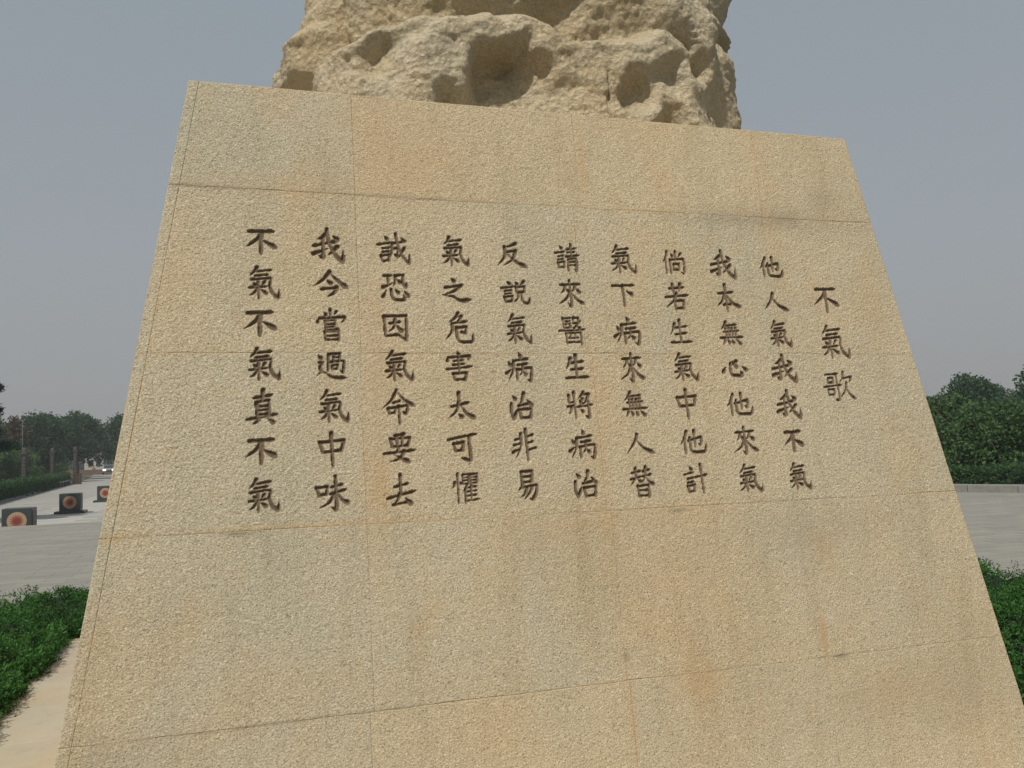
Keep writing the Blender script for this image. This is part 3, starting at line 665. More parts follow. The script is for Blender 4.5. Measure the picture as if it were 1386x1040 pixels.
# rough rock -------------------------------------------------------------
def make_rock():
    zb, zt = 2.848, 4.95
    nz, nt = 250, 760
    # perimeter of a rounded square, denser on the front
    def perim(t):      # t in 0..1, starting at the front centre going right
        a = t * 2 * math.pi - math.pi / 2
        return a
    tt = np.linspace(0, 1, nt, endpoint=False)
    tt = (tt - .5); tt = .5 + np.sign(tt) * np.abs(tt * 2) ** 1 * .5
    ang = tt * 2 * np.pi - np.pi / 2
    warp = ang
    Z, A = np.meshgrid(np.linspace(0, 1, nz), warp, indexing='ij')
    z = zb + (zt - zb) * Z
    p = 5.0
    ca, sa = np.cos(A), np.sin(A)
    rs = (np.abs(ca) ** p + np.abs(sa) ** p) ** (-1 / p)
    hw, hd = 1.10, 1.35
    x = rs * ca * hw; y = rs * sa * hd
    nx, ny = np.sign(ca) * np.abs(rs * ca) ** (p - 1), np.sign(sa) * np.abs(rs * sa) ** (p - 1)
    nl = np.hypot(nx, ny); nx /= nl; ny /= nl
    cx0, cy0 = ROCKX, 3.36 + hd
    X = cx0 + x; Y = cy0 + y
    front = np.clip(-ny * 1.6, 0, 1)
    d = np.zeros_like(X)           # outward displacement
    # large lobes
    d += (.03 + .06 * (1 - front)) * fbm(X * 1.3 + 3, Y * 1.3, z * 1.8, 3)
    # upper tier set back above a sloping, wandering ledge
    led = np.interp(X, [-.1, .18, .35, .55, .85, 1.15, 1.40, 1.62, 1.85, 2.0, 2.1, 2.3, 2.6], [3.16, 3.17, 3.30, 3.36, 3.33, 3.40, 3.33, 3.27, 3.33, 3.29, 3.18, 3.10, 3.1])
    led = led + .03 * vnoise(X * 5, Y * 5, 0 * X)
    back = .16 + .05 * vnoise(X * 2.5, Y * 2.5, 0 * X + 3)
    nf = 1 - front
    d -= 0 * nf * back * np.clip((z - led) / .14, 0, 1) ** .8 * np.clip((2.05 - X) / .08, 0, 1)
    led2 = led + .55 + .12 * vnoise(X * 1.4, Y * 1.4, 0 * X + 7)
    d -= .14 * np.clip((z - led2) / .12, 0, 1)
    fr = lambda s: s * front
    # hewn front: offsets (cm) at control points, joined into broken facets
    cp = np.array([tuple(map(float, t.split(','))) for t in ROCK_FRONT.split()]) - np.array([.015, .055, 0])
    extra = [(gx, gz, random.uniform(-22, 2)) for gz in np.arange(3.62, 5.2, .22) for gx in np.arange(-.1 + random.uniform(-.05, .05), 2.7, .27)]
    extra = [(a_ + random.uniform(-.09, .09), b_ + random.uniform(-.07, .07), c_) for a_, b_, c_ in extra]
    edge = [(-.6, zz, -6) for zz in (2.6, 3.0, 3.4, 4.2, 5.3)] + [(3.2, zz, -6) for zz in (2.6, 3.0, 3.4, 4.2, 5.3)] + [(xx, 2.6, 2) for xx in (0, .5, 1, 1.5, 2, 2.5)]
    cp = np.vstack([cp, extra, edge])
    from mathutils.geometry import delaunay_2d_cdt
    vo, _, fo, ov, _, _ = delaunay_2d_cdt([Vector((q_[0], q_[1])) for q_ in cp], [], [], 0, 1e-6)
    off = np.array([cp[o_[0], 2] for o_ in ov]); vo = np.array([tuple(v_) for v_ in vo])
    wx = X + .020 * fbm(X * 8, z * 8, 0 * X, 3); wz = z + .020 * fbm(X * 8, z * 8, 0 * X + 40, 3)
    def facet(px_, pz_):
        val = np.full(X.shape, -5.0)
        for f_ in fo:
            (x1, y1), (x2, y2), (x3, y3) = vo[f_[0]], vo[f_[1]], vo[f_[2]]
            m_ = (px_ >= min(x1, x2, x3)) & (px_ <= max(x1, x2, x3)) & (pz_ >= min(y1, y2, y3)) & (pz_ <= max(y1, y2, y3))
            if not m_.any(): continue
            xx, yy = px_[m_], pz_[m_]; dt = (y2 - y3) * (x1 - x3) + (x3 - x2) * (y1 - y3)
            if abs(dt) < 1e-9: continue
            l1 = ((y2 - y3) * (xx - x3) + (x3 - x2) * (yy - y3)) / dt; l2 = ((y3 - y1) * (xx - x3) + (x1 - x3) * (yy - y3)) / dt; l3 = 1 - l1 - l2
            ok = (l1 >= -1e-6) & (l2 >= -1e-6) & (l3 >= -1e-6)
            t_ = val[m_]; t_[ok] = (l1 * off[f_[0]] + l2 * off[f_[1]] + l3 * off[f_[2]])[ok]; val[m_] = t_
        return val
    r_ = .024
    fv = (2 * facet(wx, wz) + facet(wx + r_, wz) + facet(wx - r_, wz) + facet(wx, wz + r_) + facet(wx, wz - r_)) / 6
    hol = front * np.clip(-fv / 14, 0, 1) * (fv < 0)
    d += front * fv * .0078
    rt = np.clip(nx, 0, 1) * nf; lf = np.clip(-nx, 0, 1) * nf; ny_ = .03 * vnoise(Y * 3, z * 5, 0 * X + 31)
    d += rt * (np.interp(z, [2.85, 3.2, 3.40, 3.50, 3.58, 3.64, 3.80, 4.1, 4.6], [.17, .18, .19, .14, .05, .32, .38, .42, .30]) + ny_)
    d += lf * (np.interp(z, [2.85, 3.0, 3.14, 3.24, 3.36, 3.42, 3.5, 4.6], [-.15, -.14, -.03, .14, .20, .10, .07, .06]) + ny_)
    # gouges round the sides and back
    for k in range(34):
        a0 = random.uniform(0, 2 * math.pi); zc = random.uniform(zb + .1, zt - .1)
        if -2.3 < ((a0 + math.pi) % (2 * math.pi)) - math.pi < -.85 and zc < 3.5: continue
        if zc < 4.4: continue
        rr = random.uniform(.14, .32); da = (A - a0 + np.pi) % (2 * np.pi) - np.pi
        q = (da * 1.05 / rr) ** 2 + ((z - zc) / (rr * random.uniform(.6, 1.1))) ** 2
        d -= random.uniform(.08, .2) * np.clip(1 - q, 0, 1) ** .7
    # broken facets and chisel marks
    fx = vnoise(X * 6, Y * 6, z * 6); d += .022 * np.abs(fx)
    d += .018 * fbm(X * 9, Y * 9, z * 9, 4, .6)
    d += .009 * fbm(X * 34, Y * 38, z * 38, 2, .6)
    d -= .02 * np.clip(1 - (z - zb) / .05, 0, 1)
    # split line between two blocks
    sl = np.abs(X - 1.548 - .012 * vnoise(z * 9, 0 * z, 0 * z)) ; d -= fr(.03 * np.clip(1 - sl / .009, 0, 1) * (z < 3.17))
    s = 1 - .06 * (z - zb) / (zt - zb)
    Xo = cx0 + x * s + nx * d; Yo = cy0 + y * s + ny * d
    Xo = Xo + np.clip(-x / hw, 0, 1) * .24 * (Yo - 3.36)
    V = np.stack([Xo - cx0, Yo - cy0, z - zb], -1).reshape(-1, 3)
    ids = np.arange(nz * nt).reshape(nz, nt)
    a = ids[:-1]; b2 = np.roll(a, -1, 1); c2 = np.roll(ids[1:], -1, 1); d2 = ids[1:]
    Q = np.stack([a, b2, c2, d2], -1).reshape(-1, 4)
    topc = len(V); V = np.vstack([V, [[0, 0, zt - zb + .15]]])
    tr = ids[-1]; T = np.stack([tr, np.roll(tr, -1), np.full(nt, topc), np.full(nt, topc)], -1)
    me = bpy.data.meshes.new('carved_rock')
    faces_q = Q
    me = mesh_np('carved_rock', V, Q, smooth=True)
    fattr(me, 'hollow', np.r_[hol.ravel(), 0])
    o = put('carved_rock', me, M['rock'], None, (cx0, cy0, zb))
    # cap as second mesh joined by bmesh
    import bmesh
    bm = bmesh.new(); bm.from_mesh(me); bm.verts.ensure_lookup_table()
    for k in range(nt): bm.faces.new((bm.verts[tr[k]], bm.verts[tr[(k + 1) % nt]], bm.verts[topc])).smooth = True
    bm.to_mesh(me); bm.free()
    return tag(o, 'rough hewn yellow rock with deep gouged hollows standing on top of the pedestal', 'rock')
ROCKX = 1.295
ROCK_FRONT = '''0.185,3.164,-3 0.197,3.036,-5 0.161,2.964,-6 0.206,3.143,0 0.279,3.201,1 0.337,3.197,2 0.397,3.246,2 0.472,3.242,4 0.263,3.089,-2 0.335,3.050,1 0.276,3.014,-1 0.394,3.087,-2 0.410,3.151,0 0.438,3.030,1 0.562,3.199,-11 0.601,3.243,-9 0.560,3.120,-4 0.532,3.243,-6 0.486,3.190,1 0.502,3.114,2 0.638,3.160,2 0.703,3.295,3 0.549,3.311,3 0.641,3.303,3 0.832,3.343,9 0.765,3.238,10 0.715,3.121,10 0.681,3.022,10 0.552,3.080,1 0.558,3.002,2 0.482,3.011,-1 0.664,2.954,9 0.861,3.233,9 0.928,3.306,9 0.967,3.264,9 0.866,3.136,9 1.092,3.285,9 1.236,3.284,8 0.936,3.160,9 0.929,3.070,8 0.792,3.052,9 0.797,2.962,8 0.999,3.229,-12 1.125,3.249,-20 1.218,3.243,-9 0.996,3.117,-13 1.008,2.980,-11 1.154,3.134,-10 1.183,2.980,-7 1.290,3.114,-3 1.328,2.981,-1 0.839,3.029,-4 0.903,3.011,-8 0.869,2.963,-8 0.952,3.040,-6 1.383,3.258,5 1.432,3.162,4 1.505,3.220,3 1.504,2.966,4 1.389,2.970,2 1.328,3.202,4 1.474,3.336,5 1.351,3.330,7 1.230,3.350,7 1.095,3.359,7 0.962,3.359,8 1.544,3.276,3 1.653,3.274,6 1.763,3.251,4 1.840,3.300,6 1.895,3.262,-5 1.922,3.221,-4 1.536,3.104,3 1.548,2.970,4 1.665,3.151,-9 1.723,3.188,-8 1.645,3.094,-6 1.755,3.091,-4 1.593,3.161,3 1.607,3.060,5 1.715,3.022,6 1.800,3.057,5 1.814,3.157,2 1.761,3.213,1 1.844,3.004,-10 1.876,3.064,-8 1.919,2.980,-9 1.777,2.963,-4 1.954,3.110,5 1.987,3.007,6 2.062,2.961,4 1.731,2.977,5 1.959,3.375,5 1.967,3.234,6 2.048,3.225,0 2.108,3.258,-3 2.060,3.102,-1 2.112,2.982,-4 2.160,3.129,-10 0.705,3.356,4 0.865,3.379,6 1.030,3.417,6 1.198,3.421,6 1.301,3.401,6 1.620,3.362,5 1.809,3.431,6 1.730,3.349,6 0.309,3.294,-22 0.413,3.299,-21 0.504,3.342,-19 0.643,3.387,-19 0.866,3.428,-17 1.031,3.467,-17 1.200,3.472,-18 1.363,3.434,-20 1.477,3.402,-19 1.623,3.419,-20 1.774,3.480,-19 1.916,3.476,-8 1.339,3.490,-23 2.000,3.433,-19 2.070,3.459,0 2.015,3.346,-9 2.163,3.525,2 2.215,3.559,0 2.175,3.382,-2 2.081,3.299,-19 2.131,3.305,-8'''
make_rock()

# ================================================================== JUNIPER BED
def leaf_cloud(P, N, size, n_per, spread, elong=1.8, jitter=.7):
    """small quads around points P with preferred direction N"""
    m = len(P) * n_per
    c = np.repeat(P, n_per, 0) + rng.normal(0, 1, (m, 3)) * spread
    d = np.repeat(N, n_per, 0) + rng.normal(0, jitter, (m, 3)); d /= np.linalg.norm(d, axis=1)[:, None]
    r = rng.normal(0, 1, (m, 3)); s = np.cross(d, r); s /= np.linalg.norm(s, axis=1)[:, None]
    sz = size * rng.uniform(.6, 1.35, m)[:, None]
    a = d * sz * elong * .5; w = s * sz * .5
    V = np.stack([c - a, c + w * .9, c + a * 1.1, c - w * .9], 1).reshape(-1, 3)
    Fq = np.arange(m * 4).reshape(-1, 4)
    clump = np.repeat(rng.uniform(0, 1, len(P)), n_per)
    tone = np.clip(.55 * clump + .45 * rng.uniform(0, 1, m), 0, 1)
    return V, Fq, np.repeat(tone, 4)

def juniper():
    root = empty('juniper_bed', (CX, CY, 0)); tag(root, 'dense round bed of bright green juniper planted around the plinth', 'hedge')
    n = 110000
    a = rng.uniform(0, 2 * np.pi, n); r = np.sqrt(rng.uniform(2.2 ** 2, 4.66 ** 2, n)); x = r * np.cos(a); y = r * np.sin(a)
    inside = (x > PX0 + .05) & (x < PX1 - .05) & (y > PY0 + .05) & (y < PY1 - .05)
    keep = ~inside & ~((y < PY0 - .1) & (x > -2.4) & (x < 1.6))     # trodden gap where one reads the poem
    x, y, r = x[keep], y[keep], r[keep]
    ppx, ppy, pw = project(x + CX, y + CY, np.full(len(x), .4))
    seen = (pw > .5) & (ppx > -160) & (ppx < 1540) & ~((ppx > 160) & (ppx < 1270)) & (ppy < 1150)
    k0 = seen | (rng.uniform(0, 1, len(x)) < .3); x, y, r = x[k0], y[k0], r[k0]
    wx, wy = x + CX, y + CY
    def top(wx, wy, r):
        h = .38 + .07 * vnoise(wx * 1.7, wy * 1.7, 0 * wx) + .20 * (1 - np.abs(vnoise(wx * 2.9, wy * 2.9, 0 * wx + 5))) ** 2.2 + .06 * (1 - np.abs(vnoise(wx * 8, wy * 8, 0 * wx + 2)))
        di = np.maximum(np.maximum(PX0 + CX - wx, wx - PX1 - CX), np.maximum(PY0 + CY - wy, wy - PY1 - CY))
        return h * np.clip((4.74 - r) / .28, .25, 1) ** .5 * np.clip(.62 + di / .22 * .38, .62, 1)
    z = top(wx, wy, r) - np.abs(rng.normal(0, .035, len(x)))
    e = .05; gx = (top(wx + e, wy, r) - top(wx - e, wy, r)) / (2 * e); gy = (top(wx, wy + e, r) - top(wx, wy - e, r)) / (2 * e)
    N = np.stack([-gx, -gy, np.ones_like(gx)], -1); N /= np.linalg.norm(N, axis=1)[:, None]
    V, Fq, T = leaf_cloud(np.stack([x, y, z], -1), N, .0085, 12, .013, 2.1, .85)
    # outer and inner skirts
    n2 = 11000; a = rng.uniform(0, 2 * np.pi, n2); rr = 4.62 + rng.normal(0, .03, n2); zz = rng.uniform(.02, .45, n2)
    P2 = np.stack([rr * np.cos(a), rr * np.sin(a), zz], -1); N2 = np.stack([np.cos(a), np.sin(a), np.full(n2, .5)], -1)
    k2 = ~((P2[:, 1] < PY0 - .1) & (P2[:, 0] > -2.4) & (P2[:, 0] < 1.6))
    V2, F2, T2 = leaf_cloud(P2[k2], N2[k2], .015, 8, .03, 2.4, .7)
    # sprays leaning over the plinth edge
    n3 = 9000; s3 = rng.uniform(0, 1, n3); sd3 = rng.integers(0, 3, n3); hz3 = rng.uniform(.12, .40, n3)
    jx = .05 * vnoise(s3 * 18, sd3 * 9.0, 0 * s3) + rng.normal(0, .02, n3)
    x3 = np.where(sd3 == 0, PX0 - .02 + jx, np.where(sd3 == 1, PX1 + .02 - jx, PX0 + (PX1 - PX0) * s3)); y3 = np.where(sd3 == 2, PY1 + .02 - jx, PY0 + (PY1 - PY0) * s3)
    N3 = np.stack([np.where(sd3 == 0, .6, np.where(sd3 == 1, -.6, 0)), np.where(sd3 == 2, -.6, 0.), np.full(n3, .8)], -1)
    V3, F3, T3 = leaf_cloud(np.stack([x3, y3, hz3], -1), N3, .012, 12, .022, 2.5, .7)
    Va = np.vstack([V, V2, V3]); me = mesh_np('foliage', Va, np.vstack([Fq, F2 + len(V), F3 + len(V) + len(V2)])); fattr(me, 'tone', np.r_[T, T2, T3])
    put('foliage', me, M['juniper'], root)
    # twig mass just below the tips, inner shade painted in as dark green
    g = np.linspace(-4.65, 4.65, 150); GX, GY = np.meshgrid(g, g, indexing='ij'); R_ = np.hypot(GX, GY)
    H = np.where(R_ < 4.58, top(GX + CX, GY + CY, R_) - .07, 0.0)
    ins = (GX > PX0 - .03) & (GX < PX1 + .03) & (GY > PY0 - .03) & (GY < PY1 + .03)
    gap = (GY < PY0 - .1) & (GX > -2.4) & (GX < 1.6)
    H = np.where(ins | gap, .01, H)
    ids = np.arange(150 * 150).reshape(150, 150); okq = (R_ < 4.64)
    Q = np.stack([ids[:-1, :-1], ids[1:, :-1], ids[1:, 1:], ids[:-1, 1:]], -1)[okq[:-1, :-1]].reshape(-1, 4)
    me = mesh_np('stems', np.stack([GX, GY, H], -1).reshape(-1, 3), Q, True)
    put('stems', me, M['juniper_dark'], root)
juniper()
soil = []
pts = [(CX + 4.8 * math.cos(t), CY + 4.8 * math.sin(t)) for t in np.linspace(0, 2 * math.pi, 64, endpoint=False)]
tag(sheet('planting_soil', pts, -.006, M['soil']), kind='structure')
ring = empty('bed_kerb', (CX, CY, 0)); tag(ring, 'ring of low grey kerb stones around the juniper bed', 'kerb')
kb = None
for k in range(44):
    t = 2 * math.pi * k / 44; w = math.pi / 44 * .985
    if kb is None:
        kb = MB().quadbox([(4.8 * math.cos(-w), 4.8 * math.sin(-w), -.01), (4.93 * math.cos(-w), 4.93 * math.sin(-w), -.01), (4.93 * math.cos(w), 4.93 * math.sin(w), -.01), (4.8 * math.cos(w), 4.8 * math.sin(w), -.01),
                           (4.8 * math.cos(-w), 4.8 * math.sin(-w), .05), (4.93 * math.cos(-w), 4.93 * math.sin(-w), .05), (4.93 * math.cos(w), 4.93 * math.sin(w), .05), (4.8 * math.cos(w), 4.8 * math.sin(w), .05)]).build('kerb_stone', M['kerb'], ring, .006)
    else:
        c = kb.copy(); link(c); c.parent = ring; c.rotation_euler.z = t

# ================================================================== CUBES ON THE PLAZA
def disc_mesh(r0, r1, y0, y1, cz, n=32, petals=0, amp=0):
    pts = []
    N_ = n if not petals else petals * 4
    o = MB()
    outer = []
    for k in range(N_):
        t = 2 * math.pi * k / N_; rr = r1 * (1 + (amp * (abs(math.cos(t * petals / 2)) - .5) if petals else 0))
        outer.append((rr * math.cos(t), cz + rr * math.sin(t)))
    o.poly_prism(outer, y0, y1); return o
def make_cube():
    S = .74; HH = .68
    root = empty('stone_cube'); 
    MB().box(-S / 2, S / 2, 0, .64, .1, .1 + HH).build('block', M['dark_granite'], root, .012)
    MB().box(-S / 2 - .16, S / 2 + .16, -.16, .80, 0, .098).build('base_slab', M['dark_granite'], root, .01)
    MB().box(S / 2 + .001, S / 2 + .012, .06, .58, .18, HH + .02).build('side_plate', M['grey_granite'], root, .003)
    cz = .1 + HH / 2
    MB_ = disc_mesh(0, .24, -.010, .002, cz, 40); m1 = MB_.build('medallion', M['cream'], root)
    disc_mesh(0, .155, -.013, -.009, cz, petals=18, amp=.6).build('flower', M['orange'], m1)
    disc_mesh(0, .085, -.016, -.012, cz, petals=12, amp=.35).build('flower_centre', M['red'], m1)
    q = MB()
    for k in range(36):
        t = 2 * math.pi * k / 36; q.box(-.009, .009, -.0125, -.009, -.012, .012)
        for i in range(8):
            vx, vy, vz = q.v[-8 + i]; q.v[-8 + i] = (.213 * math.cos(t) + vx, vy, cz + .213 * math.sin(t) + vz)
    q.build('dot_ring', M['red'], m1)
    return root
cu = make_cube()
CUBES = [(-5.52, 27.2, 'nearest of three dark granite cubes, its red sunflower disc half hidden by the plaza edge'),
         (-5.93, 38.2, 'middle of three dark granite cubes with an orange disc, whole above its base slab'),
         (-5.80, 47.5, 'farthest of three dark granite cubes with a disc, cut off by the pedestal edge')]
for i, (x, y, lb) in enumerate(CUBES):
    o = cu if i == 0 else copy_tree(cu)
    o.location = (x, y, -.40); tag(o, lb, 'stone cube', 'carved granite cubes standing on the lower plaza')

# ================================================================== VEGETATION
def tree_meshes(h, cw, n_clump, n_leaf, leaf, seed, trunk_h=.25, conifer=False):
    r = np.random.default_rng(seed); random.seed(seed)
    tk = MB(); ends = []
    tk.tube([(0, 0, 0), (.05, .02, h * trunk_h), (random.uniform(-.2, .2), random.uniform(-.2, .2), h * .62), (0, 0, h * .88)], [.03 * h, .024 * h, .012 * h, .004 * h], 8)
    for k in range(9):
        a = k * 2.4 + random.uniform(-.4, .4); z0 = h * random.uniform(trunk_h, .6); L = cw * random.uniform(.3, .46)
        e = (math.cos(a) * L, math.sin(a) * L, z0 + L * random.uniform(.5, 1.0))
        tk.tube([(0, 0, z0), (e[0] * .5, e[1] * .5, (z0 + e[2]) / 2 - .05 * h), e], [.012 * h, .008 * h, .003 * h], 6); ends.append(e)
    P = []
    # lobes
    lob = []
    for k in range(11):
        a = r.uniform(0, 2 * np.pi); rad = cw * .5 * r.uniform(.15, .68); zz = h * r.uniform(trunk_h + .1, .84)
        lob.append((rad * math.cos(a) * (1.1 - zz / h * .6), rad * math.sin(a) * (1.1 - zz / h * .6), zz, cw * r.uniform(.16, .27)))
    lob.append((0, 0, h * .84, cw * .17))
    for (lx, ly, lz, lr) in lob:
        m = n_clump // len(lob)
        d = r.normal(0, 1, (m, 3)); d /= np.linalg.norm(d, axis=1)[:, None]
        rad = lr * (.62 + .42 * r.uniform(0, 1, m)) ; rad *= 1 + .25 * r.normal(0, 1, m) * .5
        P.append(np.array([lx, ly, lz]) + d * rad[:, None] * np.array([1, 1, .78]))
    P = np.vstack(P); P = P[P[:, 2] > .35]
    N = P - np.array([0, 0, h * .5]); N /= np.linalg.norm(N, axis=1)[:, None]
    V, Fq, T = leaf_cloud(P, N, leaf, n_leaf, leaf * .9, 1.5, .9)
    cr = mesh_np('crown', V, Fq); fattr(cr, 'tone', T)
    return tk, cr
def make_plant(name, h, cw, n_clump, n_leaf, leaf, seed, mat, trunk_h=.25):
    root = empty(name); tk, cr = tree_meshes(h, cw, n_clump, n_leaf, leaf, seed, trunk_h)
    tk.build('trunk' if 'tree' in name else 'stem', M['bark'], root, smooth=True); put('crown' if 'tree' in name else 'foliage', cr, mat, root)
    return root
def place(src, x, y, z, s, rz, label, cat, group=None, first=False):
    o = src if first else copy_tree(src)
    o.location = (x, y, z); o.scale = (s, s, s); o.rotation_euler.z = rz; tag(o, label, cat)
    if group: o['group'] = group
    elif 'group' in o: del o['group']
    return o
T1 = make_plant('broadleaf_tree', 7.4, 7.6, 3000, 6, .17, 1, M['tree'])
T2 = make_plant('broadleaf_tree', 7.0, 6.4, 2600, 6, .17, 2, M['tree'])
S1 = make_plant('tall_shrub', 3.6, 4.2, 2200, 5, .10, 3, M['shrub'], .05)
S2 = make_plant('tall_shrub', 3.3, 4.0, 2000, 5, .10, 4, M['shrub'], .05)
B1 = make_plant('bronze_tree', 6.6, 3.0, 330, 4, .16, 5, M['bronze_leaf'], .3)

GL, GR = 'trees standing behind the shrubs left of the plaza', 'trees standing behind the shrubs right of the plaza'
LT = [(T1, -22.0, 84, 1.0, 'broad dark tree at the far left edge, behind the stone pillars'), (T2, -17.6, 98, 1.02, 'round dark tree behind the farthest stone pillar'),
      (T1, -16.6, 112, 1.07, 'wide dark green tree rising highest of the left tree line'), (T2, -12.2, 118, 1.14, 'dark tree at the end of the left tree line, against the pedestal edge'),
      (T2, -25.5, 100, 1.0, None), (T1, -30, 92, 1.0, None), (T2, -20.5, 125, 1.15, None), (T1, -9.0, 135, 1.2, None), (T1, -27, 118, 1.1, None), (T2, -33, 110, 1.1, None), (T2, -4, 140, 1.1, None), (T1, 2, 150, 1.1, None)]
fst = {id(T1): True, id(T2): True, id(S1): True, id(S2): True}
def pl_(src, *a, **k):
    f = fst.pop(id(src), False); return place(src, *a, first=f, **k)
for i, (s, x, y, sc, lb) in enumerate(LT):
    if lb: pl_(s, x, y, -.46, sc, i * 1.7, lb, 'tree')
    else: pl_(s, x, y, -.46, sc, i * 1.7, 'dark green broadleaf tree in the hazy tree line left of the pedestal', 'tree', group=GL)
RT = [(T2, 44.6, 41.4, .60, 'small rounded tree between the broad round tree and the right picture edge'), (T1, 45.2, 45.4, .80, 'broad round tree standing above the shrubs right of the pedestal'), (T2, 41.5, 49.6, .74, 'lower dark tree touching the right edge of the pedestal'),
      (T2, 50.5, 43.6, .92, 'dark tree at the right edge of the picture'), (T1, 60, 58, .85, None), (T2, 56, 66, .8, None), (T1, 52, 78, .9, None), (T2, 68, 55, .9, None), (T1, 72, 46, .9, None)]
for i, (s, x, y, sc, lb) in enumerate(RT):
    if lb: pl_(s, x, y, -.46, sc, i * 2.1 + .5, lb, 'tree')
    else: pl_(s, x, y, -.46, sc, i * 2.1, 'hazy broadleaf tree in the far tree line on the right', 'tree', group=GR)
k = 0
for y in np.arange(56, 120, 4.2):
    for row in range(2):
        x = -13.6 - (y - 51) * .064 - row * 3.2 - random.uniform(2.2, 3.0); s = random.uniform(.82, 1.08) * (1.0 + .10 * row + (y - 56) * .003)
        pl_((S1, S2)[k % 2], x, y + row * 1.8, -.46, s, k * 1.3, 'dense green shrub in the planting behind the left clipped hedge', 'shrub', group='shrubs behind the left clipped hedge'); k += 1
d = Vector((-.456, .89))       # direction of the right kerb, away from the camera
for i in range(13):
    for row in range(3):
        p = Vector((25.6, 9.5)) + d * (i * 2.35) + Vector((d.y, -d.x)) * (2.8 + row * 3.0) + Vector((random.uniform(-.5, .5), random.uniform(-.5, .5)))
        pl_((S1, S2)[(i + row) % 2], p.x, p.y, -.05 - .2 * row, random.uniform(.50, .86) * (1 + .16 * row), i * 1.1 + row, 'bushy green shrub in the thicket behind the right hedge', 'shrub', group='shrubs in the thicket behind the right hedge')
B1.location = (-17.2, 84, -.4); tag(B1, 'thin bronze leaved tree poking above the green shrubs at left', 'tree')

# pine whose branches reach in at the left edge
def pine():
    root = empty('pine_tree', (-8.75, 34.3, -.42)); tag(root, 'tall dark pine with layered boughs reaching in at the left picture edge', 'tree')
    tk = MB().tube([(0, 0, 0), (.04, 0, 2), (0, .05, 4.5), (0, 0, 6.6)], [.16, .13, .08, .02], 10)
    P = []; N = []
    for k in range(26):
        z = 2.5 + k * .155; L = 1.75 * (1 - (z - 2.5) / 4.6) ** .8 * random.uniform(.75, 1.12) + .15; a = k * 2.4
        e = Vector((math.cos(a) * L, math.sin(a) * L, z + .10 * L)); tk.tube([(0, 0, z), tuple(e * .5 + Vector((0, 0, z * .5 - .05))), tuple(e)], [.03, .02, .006], 5)
        m = int(150 * L)
        t = rng.uniform(.25, 1.02, m); w = rng.normal(0, .16, m) * (1.1 - .4 * t) * L
        P.append(np.stack([math.cos(a) * L * t - math.sin(a) * w, math.sin(a) * L * t + math.cos(a) * w, z + .1 * L * t + rng.normal(0, .06, m)], -1))
        N.append(np.tile([math.cos(a), math.sin(a), .7], (m, 1)))
    # the long bough that shows in the picture
    V, Fq, T = leaf_cloud(np.vstack(P), np.vstack(N), .035, 8, .05, 4.5, .6)
    me = mesh_np('needles', V, Fq); fattr(me, 'tone', T); tk.build('trunk', M['bark'], root, smooth=True); put('needles', me, M['pine'], root)
pine()

def clipped_hedge(label, p0, p1, w, h, z0, mat, leaf=.06, dens=140):
    p0, p1 = np.array(p0), np.array(p1); L = np.linalg.norm(p1 - p0); dr = (p1 - p0) / L; nr = np.array([-dr[1], dr[0]])
    root = empty('clipped_hedge', (p0[0], p0[1], z0), math.atan2(dr[1], dr[0])); tag(root, label, 'hedge')
    n = int(L * (w + 2 * h) * dens); s = rng.uniform(0, L, n); q = rng.uniform(0, w + 2 * h, n)
    y = np.where(q < h, 0, np.where(q < h + w, q - h, w)); z = np.where(q < h, q, np.where(q < h + w, h, w + 2 * h - q))
    ny = np.where(q < h, -1., np.where(q < h + w, 0, 1.)); nz_ = np.where((q >= h) & (q < h + w), 1., .25)
    bump = .06 * vnoise(s * 1.6, y * 2, z * 2) + .03 * vnoise(s * 5, y * 5, z * 5)
    P = np.stack([s, y + ny * bump, z + (nz_ > .5) * bump], -1); N = np.stack([0 * s, ny, nz_], -1)
    V, Fq, T = leaf_cloud(P, N, leaf, 3, leaf * .5, 1.5, .7)
    me = mesh_np('foliage', V, Fq); fattr(me, 'tone', T); put('foliage', me, mat, root)
    MB().box(.05, L - .05, .07, w - .07, 0, h - .07).build('stems', M['juniper_dark'], root)  # solid block behind the leaves, coloured dark as the shade inside the hedge
clipped_hedge('long clipped green hedge in front of the three pillars left of the plaza', (-11.0, 46), (-13.9, 90), 1.0, 1.05, -.46, M['hedge'], .08, 60)
clipped_hedge('low clipped dark hedge between the raised kerb and the thicket on the right', (14.2, 31.0), (27.9, 4.0), 1.1, .62, .0, M['hedge'], .055, 160)

# ================================================================== FURNITURE
def pillar(x, y, h, label):
    root = empty('carved_pillar', (x, y, -.44)); tag(root, label, 'pillar', 'carved stone pillars behind the left hedge')
    s = MB(); w = .17
    s.box(-w, w, -w, w, 0, h - .42); 
    s.build('shaft', M['pillar'], root, .02)
    r = MB()
    for k in range(9):
        z = .5 + k * (h - 1.1) / 9; r.box(-.09, .09, -w - .03, -w - .001, z, z + (h - 1.1) / 9 * .62)
    r.build('carving', M['pillar_cap'], root, .01)
    MB().box(-w - .04, w + .04, -w - .04, w + .04, h - .419, h - .34).build('collar', M['pillar_cap'], root, .012)
    MB().box(-w + .03, w - .03, -w + .03, w - .03, h - .339, h).build('head', M['pillar_cap'], root, .04)
    return root
pillar(-13.77, 70, 3.12, 'tall dark carved pillar behind the hedge, nearest and leftmost of the three')
pillar(-15.07, 88, 3.35, 'tall dark carved pillar behind the hedge, middle of the three')
pillar(-14.57, 97, 3.55, 'slim dark carved pillar, farthest of the three, near the red bin')

